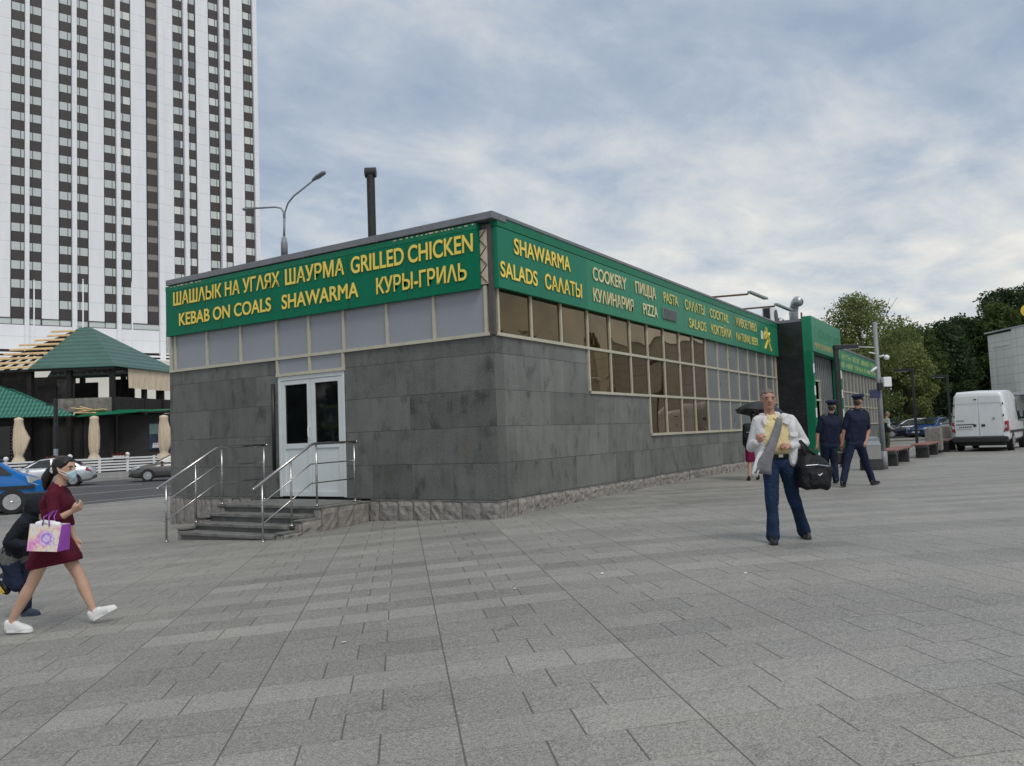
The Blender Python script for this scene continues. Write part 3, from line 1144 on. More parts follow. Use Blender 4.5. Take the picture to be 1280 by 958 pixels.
def aircon(x, y, z, s, label):
    t = thing('air_conditioner', label, 'air conditioner', (x, y, z), 0, 'air conditioners on the roof')
    bm = BM()
    box(bm, 0, .95 * s, -.35 * s, 0, .12 * s, .75 * s)
    c = obj('casing', bm, M['white'], t, bevel=.02)
    bm = BM()
    tube(bm, [(.62 * s, -.352 * s, .43 * s), (.62 * s, -.375 * s, .43 * s)], .24 * s, 20)
    box(bm, -.006, -.002, -.30 * s, -.05 * s, .2 * s, .68 * s)
    obj('fan_grille', bm, M['black_metal'], t)
    bm = BM()
    for xx in (.1, .8):
        box(bm, xx * s, (xx + .06) * s, -.33 * s, -.02 * s, 0, .12 * s)
    obj('foot', bm, M['galv'], t)


aircon(20.2, .75, 4.90, 1.05, 'larger white air conditioner above the entrance bay roof')
aircon(22.3, .85, 4.90, .8, 'smaller white air conditioner behind the larger one')
t = thing('vent_duct', 'galvanised vent duct with a bent elbow above the entrance bay', 'duct', (24.9, .6, 4.8))
bm = BM()
tube(bm, [(0, 0, 0), (0, 0, 1.15), (-.05, -.05, 1.38), (-.2, -.15, 1.55), (-.45, -.28, 1.60), (-.75, -.42, 1.48)], .19, 14)
obj('pipe', bm, M['galv'], t, smooth=True)
bm = BM()
for z_ in (.35, .75, 1.12):
    tube(bm, [(0, 0, z_), (0, 0, z_ + .03)], .205, 14)
obj('seam_ring', bm, M['galv'], t)
bm = BM()
for k in range(7):
    tube(bm, [(21.6 + k * .5, .15, 4.88), (21.6 + k * .5, .15, 5.2)], .014, 5)
tube(bm, [(21.6, .15, 5.2), (24.6, .15, 5.2)], .014, 5)
tag(obj('roof_rail', bm, M['galv']), 'thin galvanised rail along the entrance bay roof', 'rail')
t = thing('roof_cowl', 'white capped vent cowl standing on the roof beyond the entrance sign', 'vent', (26.2, -.02, 4.86))
bm = BM()
tube(bm, [(0, 0, 0), (0, 0, .55)], [.2, .2], 12)
for k in range(4):
    box(bm, -.25, .25, -.25, .25, .04 + k * .13, .08 + k * .13)
obj('cowl_body', bm, M['white'], t)
bm = BM()
tube(bm, [(0, 0, .55), (0, 0, .62), (0, 0, .66), (0, 0, .80), (0, 0, .85)], [.2, .17, .12, .12, .06], 12)
obj('cowl_cap', bm, M['white'], t, smooth=True)

# ---- scraps of paper dropped on the paving
for i, (x, y, lb) in enumerate(((-3.9, -5.2, 'small white paper scrap on the paving, nearest the walking man'), (-5.0, -3.4, 'small white paper scrap on a long paving joint before the granite corner'), (-4.2, -3.9, 'tiny white paper scrap between the other two on the paving'), (-6.9, -3.1, 'white paper scrap on the paving, left of the long central joint'))):
    bm = BM()
    an = random.uniform(0, 3)
    pts = [(.022 * math.cos(an + k * 1.57 + random.uniform(-.3, .3)), .016 * math.sin(an + k * 1.57), random.uniform(.004, .012)) for k in range(4)]
    slab(bm, pts, (0, 0, .002))
    o = tag(obj('paper_scrap', bm, M['white']), lb, 'litter')
    o.location = (x, y, gz(x, y))

# ================================================================== hotel tower behind
def tower_material():
    m, t, b = principled('white_tower_panels')
    o = t.new('ShaderNodeTexCoord').outputs['Object']
    x, y, z = t.sep(o)
    f = t.m('FRACT', t.m('DIVIDE', t.m('SUBTRACT', z, 23.6), 3.1))
    j = t.maprange(t.m('MINIMUM', f, t.m('SUBTRACT', 1.0, f)), .006, .022, 1.0, 0.0)
    rib = t.m('MULTIPLY', t.m('ADD', t.m('SINE', t.m('MULTIPLY', x, 26.0)), 1.0), .5)
    nz = t.noise(t.comb(t.m('MULTIPLY', x, .8), y, t.m('MULTIPLY', z, .10)), 1.2, 4)
    v = t.m('ADD', .85, t.m('MULTIPLY', t.m('SUBTRACT', nz, .5), .16))
    v = t.m('SUBTRACT', v, t.m('MULTIPLY', j, .18))
    v = t.m('SUBTRACT', v, t.m('MULTIPLY', rib, .03))
    t.put(b.inputs['Base Color'], t.mix(1.0, t.comb(v, v, v), (.97, .985, 1.03), 'MULTIPLY'))
    b.inputs['Roughness'].default_value = .6
    return m


def curtain_material():
    m, t, b = principled('hotel_window_pane')
    rnd = t.new('ShaderNodeNewGeometry').outputs['Random Per Island']
    t.put(b.inputs['Base Color'], t.ramp(rnd, [(0, (.16, .18, .19)), (.06, (.22, .25, .26)), (.10, (.50, .55, .55)), (.3, (.55, .60, .60)), (.8, (.66, .70, .68)), (1, (.74, .75, .72))]))
    b.inputs['Roughness'].default_value = .18
    return m


M['tower_white'] = tower_material()
M['tower_dark'] = MAT('dark_brown_spandrel', (.052, .042, .043), .55, var=.14, scale=.6)
M['tower_pane'] = curtain_material()
M['tower_grille'] = MAT('grey_louvre', (.24, .23, .22), .6, var=.15)
M['tower_base'] = MAT('cream_podium', (.70, .69, .62), .7, var=.08, scale=.2)
T = thing('hotel_tower', 'tall white hotel tower with vertical strips of dark panels and curtained windows', 'building', (55.26, 128.73, -.5), R(-21.472))
FH, Z0 = 3.1, 23.6          # storey height, bottom of the lowest dark panel (local)
NF = 27
TOPZ = Z0 + NF * FH + 1.5
pan, dark, fin = [], [], []
mods = [(-.11 - 6.95 * k) for k in range(6, 0, -1)]
for x0 in mods:
    dark += [(x0, x0 + 1.72), (x0 + 2.48, x0 + 4.18)]
    fin.append((x0 + 1.76, x0 + 2.44))
    pan.append((x0 + 4.30, x0 + 6.80))
dark += [(-.11, 1.64), (2.39, 4.06), (6.78, 8.47), (9.32, 10.98), (13.62, 15.28), (16.12, 17.75)]
fin += [(1.70, 2.33), (8.55, 9.26), (15.38, 16.06)]
pan += [(4.18, 6.62), (11.11, 13.50), (17.88, 20.35)]
grille = (20.55, 22.18)
dark_r = [(25.08, 26.63), (27.62, 28.91), (31.54, 33.10), (34.07, 35.43), (38.05, 39.61)]
fin_r = [(26.77, 27.50), (33.32, 34.00)]
pan_r = [(29.13, 31.39), (35.59, 37.89)]
bm = BM()
box(bm, -42, 40.4, .55, 19, 0, TOPZ)
obj('core', bm, M['tower_dark'], T)
bm = BM()
for x0, x1 in pan + pan_r:
    box(bm, x0, x1, 0, .5, Z0 - .05, TOPZ + .4)
box(bm, 22.3, 25.0, 0, .5, 18.2, TOPZ + .4)
box(bm, -42, 40.56, .02, .5, TOPZ - .6, TOPZ + 1.6)
obj('facade_panel', bm, M['tower_white'], T)
bm = BM()
for x0, x1 in fin:
    box(bm, x0, x1, -.75, .5, 0, TOPZ + .8)
for x0, x1 in fin_r:
    box(bm, x0, x1, -.75, .5, 0, TOPZ + .8)
box(bm, 22.35, 23.25, -.55, 0, 0, TOPZ + .8)
box(bm, 39.75, 40.56, -.5, .5, 0, TOPZ + .8)
obj('fin', bm, M['tower_white'], T)
for x0, x1 in dark + dark_r + [grille]:
    bm = BM()
    box(bm, x0, x1, .20, .5, Z0, Z0 + NF * FH)
    obj('spandrel', bm, M['tower_dark'], T)
bm = BM()
for k in range(NF):
    z = Z0 + (k + 1) * FH
    box(bm, grille[0], grille[1], .17, .22, z - .92, z)
obj('louvre', bm, M['tower_grille'], T)


def win(bm, x0, x1, z, side):
    z0, z1 = z + FH - 1.34, z + FH
    xm = x0 + (x1 - x0) * (.72 if side else .28)
    poly(bm, [(x0, .17, z0), (xm - .05, .17, z0), (xm - .05, .17, z1), (x0, .17, z1)], 0)
    poly(bm, [(xm + .05, .17, z0), (x1, .17, z0), (x1, .17, z1), (xm + .05, .17, z1)], 0)
    box(bm, xm - .05, xm + .05, .15, .22, z0, z1, 1)


allc = [(x, i % 2 == 0) for i, x in enumerate(dark)] + [(x, i % 2 == 0) for i, x in enumerate(dark_r)]
single = [12, 13, 14, 15, 16]
bm_rest = BM()
for ci, ((x0, x1), side) in enumerate(allc):
    for k in range(NF):
        if ci in single and k < 20:
            bm = BM()
            win(bm, x0, x1, Z0 + k * FH, side)
            obj('window', bm, [M['tower_pane'], M['tower_dark']], T)
        else:
            win(bm_rest, x0, x1, Z0 + k * FH, side)
tag(obj('window', bm_rest, [M['tower_pane'], M['tower_dark']], T), kind='stuff')
# the low glazed strip and white base
bm = BM()
box(bm, -42, 22.3, .18, .5, Z0 - 1.12, Z0 - .12)
o_ = obj('strip_window', bm, M['tower_pane'], T)
bm = BM()
for x0 in [p[0] for p in dark + pan] + [p[1] for p in dark]:
    box(bm, x0 - .05, x0 + .05, .10, .18, Z0 - 1.2, Z0 - .05)
box(bm, -42, 22.3, .08, .18, Z0 - .16, Z0 - .05)
box(bm, -42, 22.3, .08, .18, Z0 - 1.22, Z0 - 1.10)
obj('strip_frame', bm, M['tower_dark'], o_)
bm = BM()
box(bm, -42, 40.5, .0, .5, 18.4, Z0 - 1.22)
box(bm, -42, 40.5, -.3, .5, 17.6, 17.9)
box(bm, -42, 40.5, -.1, .5, 17.0, 17.3)
obj('base_band', bm, M['tower_white'], T)
bm = BM()
box(bm, -42, 40.5, -6, .5, 0, 16.5)
obj('podium', bm, M['tower_base'], T)

for i, (a, b, zt) in enumerate(((-44.6, 75, 17.2), (-40.0, 75, 17.1), (-35.4, 75, 16.7))):
    p = L(a, b, -.48)
    o = thing('flagpole', ['white flagpole, leftmost of three before the hotel tower', 'white flagpole, middle of three before the hotel tower', 'white flagpole, rightmost of three before the hotel tower'][i], 'flagpole', p, 0, 'flagpoles before the hotel')
    bm = BM()
    tube(bm, [(0, 0, 0), (0, 0, zt + .5)], [.085, .055], 8)
    obj('pole', bm, M['white'], o, smooth=True)
    bm = BM()
    ball(bm, (0, 0, zt + .55), .09, 1)
    obj('finial', bm, M['white'], o, smooth=True)


# ================================================================== burnt restaurant pavilion
def ribbed(name, col, axis, freq, amp=.25):
    m, t, b = principled(name)
    o = t.new('ShaderNodeTexCoord').outputs['Object']
    xyz = t.sep(o)
    wv = t.m('MULTIPLY', t.m('ADD', t.m('SINE', t.m('MULTIPLY', xyz[axis], freq)), 1.0), .5)
    nz = t.noise(o, 1.2, 4)
    f = t.m('ADD', t.m('MULTIPLY', wv, amp), t.m('MULTIPLY', nz, .35))
    t.put(b.inputs['Base Color'], t.ramp(f, [(0, [c * .55 for c in col]), (.6, [c * 1.35 for c in col])]))
    b.inputs['Roughness'].default_value = .38
    bp = t.new('ShaderNodeBump')
    bp.inputs['Strength'].default_value = .8
    bp.inputs['Distance'].default_value = .06
    t.put(bp.inputs['Height'], wv)
    t.l.new(bp.outputs[0], b.inputs['Normal'])
    return m


M['teal_roof'] = ribbed('teal_metal_roof', (.040, .120, .100), 2, 21.0, .26)


def tile_roof():
    m, t, b = principled('green_metal_tile')
    o = t.new('ShaderNodeTexCoord').outputs['Object']
    x, y, z = t.sep(o)
    wx = t.m('MULTIPLY', t.m('ADD', t.m('SINE', t.m('MULTIPLY', x, 24.0)), 1.0), .5)
    wy = t.m('FRACT', t.m('MULTIPLY', z, 3.6))
    h = t.m('ADD', t.m('MULTIPLY', wx, .6), t.m('MULTIPLY', wy, .5))
    t.put(b.inputs['Base Color'], t.ramp(h, [(0, (.005, .06, .04)), (.5, (.01, .13, .09)), (1, (.06, .25, .19))]))
    b.inputs['Roughness'].default_value = .3
    bp = t.new('ShaderNodeBump')
    bp.inputs['Strength'].default_value = .9
    bp.inputs['Distance'].default_value = .05
    t.put(bp.inputs['Height'], h)
    t.l.new(bp.outputs[0], b.inputs['Normal'])
    return m


M['tile_roof'] = tile_roof()
P = thing('restaurant_pavilion', 'two storey dark timber restaurant with a teal hip roof and burnt upper floor', 'building', L(-25.8, 52, -.48), ROT_Z)
# right-hand side runs away from the street corner
rdir = Vector((1.22, 6.5, 0)).normalized()


def rp(s_, off=0.0, z=0.0):
    n_ = Vector((rdir.y, -rdir.x, 0))
    v = rdir * s_ + n_ * off
    return Vector((v.x, v.y, z))


EV, AP = 7.02, 10.1
bm = BM()
c0, c1, c2, c3 = Vector((-5.3, -.35, EV)), Vector((.3, -.35, EV)), Vector((1.65, 7.4, EV)), Vector((-8.6, 7.4, EV))
a0, a1 = Vector((-4.05, 3.4, AP)), Vector((-3.2, 3.4, AP))
for f in ((c0, c1, a1, a0), (c1, c2, a1), (c2, c3, a0, a1)):
    slab(bm, f, (0, 0, -.07))
obj('roof', bm, M['teal_roof'], P)
bm = BM()
for k in range(9):
    f0 = k / 9
    z = EV + (AP - EV) * f0
    y = -.35 + 3.75 * f0
    x1 = -5.3 + 1.25 * f0 + .1
    xl = -8.9 + 3.4 * f0 + random.uniform(-.2, .5)
    slab(bm, [(xl, y, z), (x1, y, z), (x1, y + .12, z + .1), (xl, y + .12, z + .1)], (0, 0, .06))
obj('roof_batten', bm, M['timber_raw'], P)
bm = BM()
for k in range(5):
    x = -8.6 + k * .85
    slab(bm, [(x, -.3, EV - .05), (x + .12, -.3, EV - .05), (-4.1 + .1, 3.3, AP - .1), (-4.1, 3.3, AP - .1)], (0, 0, -.14))
box(bm, -8.9, .2, -.3, -.15, EV - .22, EV - .06)
for q in (0, 1):
    slab(bm, [rp(0, .1, EV - .22), rp(7, .1, EV - .22), rp(7, .1, EV - .06), rp(0, .1, EV - .06)], (-.15, 0, 0))
    break
obj('rafter', bm, M['char'], P)
for x, y in ((0, 0), (-2.75, 0), (-5.3, 0), (-8.6, 0), (1.22, 6.5), (.6, 3.2), (-2.6, 6.9), (-5.6, 6.9), (-8.4, 6.9)):
    bm = BM()
    w_ = .22
    box(bm, x - w_, x + w_ * .2, y - .1, y + .25, 0, EV - .1)
    obj('post', bm, M['char'], P)
bm = BM()
box(bm, -8.8, 0, .1, 6.9, 3.75, 3.95)
obj('floor', bm, M['char'], P)
# upper walls, burnt through: strips with holes between
bm = BM()
for x0, x1, z0, z1 in ((-8.8, -6.5, 3.95, 6.9), (-6.5, -5.2, 5.9, 6.9), (-5.2, -3.6, 3.95, 6.4), (-2.3, -1.0, 3.95, 6.55), (-3.6, -2.3, 3.95, 5.15), (-1.0, 1.0, 3.95, 4.9), (.55, 1.1, 3.95, 6.7)):
    box(bm, x0, x1, 5.0, 5.15, z0, z1)
for x0, x1, z0, z1 in ((-8.8, -5.5, 5.0, 6.9), (-5.2, -4.0, 3.95, 5.9)):
    box(bm, x0, x1, .55, .7, z0, z1)
obj('burnt_wall', bm, M['char'], P)
bm = BM()
box(bm, -6.3, -5.3, 4.8, 4.95, 3.95, 6.0)
box(bm, -4.55, -3.4, 1.6, 1.7, 4.4, 6.4)
box(bm, -8.3, -7.7, .42, .54, 4.9, 6.6)
obj('scorched_wall', bm, M['ash'], P)
bm = BM()
for k in range(10):
    x = -4.3 + k * .48
    slab(bm, [(x, .3, EV - .34), (x + .13, .3, EV - .34), (x + random.uniform(.25, .5), 4.7, EV + .25), (x + .1, 4.7, EV + .25)], (0, 0, -.07))
obj('ceiling_lath', bm, M['ash'], P)
bm = BM()
for k in range(5):
    tube(bm, [(random.uniform(-1.6, .3), random.uniform(1.5, 4), 4.2), (random.uniform(-1.2, .6), random.uniform(1.5, 4), 6.6)], .05, 5)
obj('fallen_rafter', bm, M['char'], P)
bm = BM()
box(bm, -3.5, -.05, -.12, .02, 4.08, 4.98)
obj('balcony_parapet', bm, M['ash'], P)
bm = BM()
slab(bm, [rp(0, .02, 4.05), rp(7.2, .02, 4.05), rp(7.2, .02, 5.02), rp(0, .02, 5.02)], (-.1, 0, 0))
for k in range(28):
    s0 = .15 + k * .25
    slab(bm, [rp(s0, .03, 4.15), rp(s0 + .06, .03, 4.15), rp(s0 + .20, .03, 4.9), rp(s0 + .14, .03, 4.9)], (.03, 0, 0))
obj('balcony_parapet', bm, M['timber_dark'], P)
for s0, s1 in ((1.3, 3.6), (3.65, 6.2)):
    bm = BM()
    n_ = 8
    for i in range(n_):
        sa, sb = s0 + (s1 - s0) * i / n_, s0 + (s1 - s0) * (i + 1) / n_
        za, zb = 5.62 + .02 * math.sin(i * 2.1), 5.62 + .02 * math.sin((i + 1) * 2.1)
        slab(bm, [rp(sa, .2 + .04 * (i % 2), za), rp(sb, .2 + .04 * ((i + 1) % 2), zb), rp(sb, .14, 6.95), rp(sa, .14, 6.95)], (-.02, 0, 0))
    obj('canvas_blind', bm, M['canvas'], P)
# ground floor
bm = BM()
box(bm, -13, -.1, .5, .75, 0, 3.8)
slab(bm, [rp(0, -.1, 0), rp(7.5, -.1, 0), rp(7.5, -.1, 3.85), rp(0, -.1, 3.85)], (-.2, 0, 0))
box(bm, -13, -8.8, .5, 7, 3.8, 5.2)
box(bm, -13, 0, 7.0, 7.2, 0, 3.75)
obj('wall', bm, M['timber_dark'], P)
bm = BM()
slab(bm, [(-13, -2, 3.93), (-1.35, -2, 3.80), (-7.9, 1.0, 6.2), (-13, 1.0, 8.2)], (0, .06, -.06))
obj('tiled_roof', bm, M['tile_roof'], P)
bm = BM()
slab(bm, [(-1.5, -1.6, 3.78), (2.0, -1.2, 3.95), (2.3, .6, 4.12), (-1.0, .3, 4.2)], (0, 0, -.07))
slab(bm, [(1.0, -.8, 3.98), (3.2, -.2, 4.0), (3.4, 1.5, 4.15), (1.2, 1.2, 4.15)], (0, 0, -.05))
obj('awning', bm, M['green_trim'], P)
bm = BM()
for k in range(9):
    tube(bm, [(-1.3 - random.uniform(0, .9), -1.6 + k * .25, 4.0 + random.uniform(-.05, .35)), (-.3 - random.uniform(0, .8), -1.4 + k * .25, 3.95 + random.uniform(-.05, .25))], .05, 5)
obj('broken_board', bm, M['timber_raw'], P)
for k in range(5):
    bm = BM()
    box(bm, -8.7 + k * 2.1, -8.5 + k * 2.1, .38, .5, 0, 3.75)
    obj('pilaster', bm, M['char'], P)
bm = BM()
box(bm, 2.15, 3.0, .30, .36, 1.5, 3.2)
w_ = obj('window', bm, MAT('blue_poster_glass', (.02, .035, .075), .2, var=.6, scale=2), P)
bm = BM()
box(bm, 2.2, 2.95, .285, .30, 2.5, 3.15)
obj('pane', bm, MAT('green_tinted_pane', (.12, .19, .18), .2), w_)
bm = BM()
for k in range(3):
    for i in range(3):
        box(bm, 2.42 + i * .13 - k * .02, 2.51 + i * .13 + k * .02, .27, .285, 1.62 + (2 - k) * .11, 1.70 + (2 - k) * .11)
obj('white_mark', bm, M['white'], w_)
bm = BM()
box(bm, .1, 3.6, .40, .5, 0, 3.8)
obj('side_wall', bm, M['timber_dark'], P)
bm = BM()
box(bm, -8.6, -6.9, .42, .5, 1.3, 3.35)
w_ = obj('window', bm, M['dark_glass'], P)
bm = BM()
for z in np.arange(1.35, 3.35, .22):
    ball(bm, (-6.82, .40, z), .035, 1)
    ball(bm, (-8.68, .40, z), .035, 1)
obj('light_string', bm, M['white'], w_)


# ---- closed garden parasols in front of the pavilion
def parasol(a, b, zb, zt, flap, label):
    t = thing('closed_parasol', label, 'parasol', L(a, b, zb), ROT_Z, 'closed parasols by the white fence')
    bm = BM()
    H_ = zt - zb
    tie = H_ * .38
    prof = [(H_ * .28, .34), (H_ * .33, .27), (tie, .19), (tie + .10, .22), (H_ * .5, .26), (H_ * .66, .27), (H_ * .82, .25), (H_ * .93, .22), (H_ * .955, .24), (H_ * .985, .21), (H_, .02)]
    seg = 32
    prev = None
    for z, r_ in prof:
        rg = []
        for k in range(seg):
            an = 2 * math.pi * k / seg
            fold = 1 + .17 * math.cos(8 * an + z * .8) * (1 if z < H_ * .92 else .2)
            fx = flap * max(0, math.cos(an - .15)) ** 3 * math.exp(-((z - H_ * .62) / (H_ * .13)) ** 2)
            rg.append(bm.verts.new(((r_ * fold + fx) * math.cos(an), (r_ * fold) * math.sin(an), z)))
        if prev:
            for k in range(seg):
                bm.faces.new([prev[k], prev[(k + 1) % seg], rg[(k + 1) % seg], rg[k]])
        prev = rg
    obj('canopy', bm, M['canvas'], t, smooth=True)
    bm = BM()
    tube(bm, [(0, 0, 0), (0, 0, H_ * .9)], .03, 8)
    obj('pole', bm, M['pole_grey'], t)
    bm = BM()
    tube(bm, [(0, 0, tie - .03), (0, 0, tie + .04)], .20, 12)
    obj('tie', bm, M['canvas'], t)


parasol(-29.45, 48, -.48, 3.24, .48, 'closed beige parasol with one loose corner, leftmost before the pavilion')
parasol(-24.7, 47.5, -.48, 3.14, .0, 'closed beige parasol wrapped straight, middle of the three before the pavilion')
parasol(-20.6, 47.5, -.48, 3.04, .36, 'closed beige parasol with a loose corner, half behind the kiosk wall')

# ---- white fence on its low wall, flower boxes
fd = (RH * .645 + AH * .766).normalized()
f_origin = L(-24.9, 46.5, -.48)
FE = thing('picket_fence', 'white slatted fence with round ball finials along the far pavement', 'fence', f_origin, math.atan2(fd.y, fd.x))
bm = BM()
for k in range(5):
    z = .36 + k * .165
    box(bm, -14, 16, -.02, .02, z, z + .095)
obj('slat', bm, M['white'], FE)
for s_ in np.arange(-13.6, 16, 1.62):
    bm = BM()
    box(bm, s_ - .06, s_ + .06, -.05, .05, .25, 1.16)
    p_ = obj('post', bm, M['white'], FE)
    if int(round((s_ + 13.6) / 1.62)) % 2 == 0:
        bm = BM()
        ball(bm, (s_, 0, 1.28), .135, 2)
        obj('ball_finial', bm, M['white'], p_, smooth=True)
bm = BM()
box(bm, -14, 16, -.14, .14, -.02, .27)
obj('low_wall', bm, M['kerb'], FE)


def leafy(name, bm_centres, n, size, mat, parent=None, seed=1, shell=.35, flat=.0):
    """many small leaf quads spread through ellipsoids: (x, y, z, rx, ry, rz)"""
    r_ = np.random.default_rng(seed)
    cs = np.array(bm_centres, float)
    wgt = (cs[:, 3] * cs[:, 4] * cs[:, 5]) ** .66
    idx = r_.choice(len(cs), n, p=wgt / wgt.sum())
    d = r_.normal(size=(n, 3))
    d /= np.linalg.norm(d, axis=1)[:, None]
    rad = (shell + (1 - shell) * r_.random(n)) ** .6
    rad *= 1 + .10 * r_.normal(size=n)
    c = cs[idx, :3] + d * rad[:, None] * cs[idx, 3:]
    u = r_.normal(size=(n, 3))
    u[:, 2] *= (1 - flat)
    u /= np.linalg.norm(u, axis=1)[:, None]
    v = np.cross(u, r_.normal(size=(n, 3)))
    v /= np.linalg.norm(v, axis=1)[:, None]
    s_ = size * (.6 + .8 * r_.random(n))[:, None]
    u, v = u * s_, v * s_ * .62
    q = np.stack([c - u, c + v * .9, c + u, c - v * .9], 1).reshape(-1, 3)
    me = bpy.data.meshes.new(name)
    me.vertices.add(n * 4)
    me.vertices.foreach_set('co', q.reshape(-1))
    me.loops.add(n * 4)
    me.loops.foreach_set('vertex_index', np.arange(n * 4, dtype=np.int32))
    me.polygons.add(n)
    me.polygons.foreach_set('loop_start', np.arange(n, dtype=np.int32) * 4)
    me.polygons.foreach_set('loop_total', np.full(n, 4, dtype=np.int32))
    me.update()
    me.validate()
    me.materials.append(mat)
    o = bpy.data.objects.new(name, me)
    return link(o, parent)


M['flower'] = leaf_material('red_flower_leaf', (.03, .05, .015), (.30, .05, .04))
for i, s_ in enumerate((-1.5, 2.2, 4.9)):
    p = f_origin + fd * s_
    t = thing('flower_box', ['flower box of red blooms on the white fence, left of the middle parasol', 'flower box of red blooms on the white fence, right of the middle parasol', 'flower box of red blooms on the fence above the grey car bonnet'][i], 'flower box', (p.x, p.y, p.z + 1.12), math.atan2(fd.y, fd.x), 'flower boxes on the fence')
    bm = BM()
    box(bm, -.45, .45, -.1, .1, -.08, .1)
    obj('box', bm, M['white'], t)
    leafy('flowers', [(0, 0, .14, .5, .15, .12)], 260, .045, M['flower'], t, seed=20 + i)

# ---- double-armed street lamp behind the kiosk
SLP = L(-11.2, 40, -.6)
t = thing('street_lamp', 'tall grey double-armed street lamp rising behind the kiosk roof', 'street lamp', SLP, ROT_Z)
bm = BM()
tube(bm, [(0, 0, 0), (0, 0, 12.0)], [.15, .13], 10)
tube(bm, [(0, 0, 11.1), (0, 0, 11.75), (0, 0, 12.1)], [.17, .17, .07], 10)
tube(bm, [(0, 0, 12.0), (.03, 0, 13.0)], .06, 8)
obj('pole', bm, M['pole_grey'], t, smooth=True)
bm = BM()
tube(bm, [(.03, 0, 12.9), (.06, -.02, 13.3), (.25, -.1, 13.75), (.6, -.3, 14.05), (1.75, -.9, 14.62)], .045, 8)
tube(bm, [(.03, 0, 12.9), (-.02, .05, 13.35), (-.16, .1, 13.58), (-.5, .22, 13.68), (-1.6, .5, 13.74)], .045, 8)
obj('arm', bm, M['pole_grey'], t, smooth=True)
for c_, d_ in (((1.68, -.86, 14.58), (.72, -.36, .28)), ((-1.52, .48, 13.70), (-.74, .2, .0))):
    bm = BM()
    c_, d_ = Vector(c_), Vector(d_)
    n_ = d_.cross(Vector((0, 0, 1))).normalized()
    slab(bm, [c_ + n_ * .05, c_ + d_ * .45 + n_ * .17, c_ + d_ * .95 + n_ * .14, c_ + d_ * 1.05, c_ + d_ * .95 - n_ * .14, c_ + d_ * .45 - n_ * .17, c_ - n_ * .05], (0, 0, .10))
    obj('lamp_head', bm, M['pole_grey'], t, bevel=.02)

# ---- dark service pole before the pavilion, grey below
t = thing('service_pole', 'dark green pole with a grey foot in front of the tiled roof', 'pole', L(-24.98 - .9, 45.6, -.48), ROT_Z)
bm = BM()
tube(bm, [(0, 0, 0), (0, 0, 1.75)], .12, 10)
obj('foot', bm, M['galv'], t)
bm = BM()
tube(bm, [(0, 0, 1.75), (0, 0, 4.6)], .115, 10)
box(bm, -.55, .1, -.04, .04, 4.22, 4.34)
obj('shaft', bm, M['black_metal'], t)


# ================================================================== vehicles
def loft(bm, secs, half):
    prev = None
    first = None
    for s_ in secs:
        pts = half(*s_)
        full = [Vector((s_[0], -y, z)) for y, z in pts] + [Vector((s_[0], y, z)) for y, z in pts[::-1] if abs(y) > 1e-6]
        rg = [bm.verts.new(p) for p in full]
        if prev:
            for k in range(len(rg)):
                bm.faces.new([prev[k], prev[(k + 1) % len(rg)], rg[(k + 1) % len(rg)], rg[k]])
        else:
            first = rg
        prev = rg
    bm.faces.new(first[::-1])
    bm.faces.new(prev)


def wheel(t, x, y, r_, w_, side):
    """tyre with a dark arch behind it; rim and hub as a sub-part"""
    bm = BM()
    tube(bm, [(x, y - side * w_, r_), (x, y - side * .02, r_), (x, y, r_), ], [r_, r_, r_ * .94], 28)
    ty = obj('wheel', bm, M['tyre'], t, smooth=False)
    bm = BM()
    ring_pts = 28
    tube(bm, [(x, y + side * .001, r_), (x, y + side * .004, r_)], r_ * .66, ring_pts)
    for k in range(7):
        an = 2 * math.pi * k / 7 + .2
        d = Vector((math.cos(an), 0, math.sin(an)))
        n_ = Vector((-d.z, 0, d.x)) * r_ * .075
        c_ = Vector((x, y + side * .004, r_))
        slab(bm, [c_ + d * r_ * .1 - n_, c_ + d * r_ * .62 - n_ * 1.3, c_ + d * r_ * .62 + n_ * 1.3, c_ + d * r_ * .1 + n_], (0, side * .018, 0))
    ball(bm, (x, y + side * .012, r_), (r_ * .15, .02, r_ * .15), 1)
    rm = obj('rim', bm, [M['rim']], ty)
    return ty


def arch(t, x, y, r_, side, mat):  # flat dark half disc on the body: the arch opening's shade as colour
    bm = BM()
    seg = 20
    pts = [(x + r_ * math.cos(math.pi * k / seg), y, .28 + r_ * math.sin(math.pi * k / seg)) for k in range(seg + 1)]
    slab(bm, pts, (0, side * .012, 0))
    return obj('wheel_arch_shade', bm, mat, t)


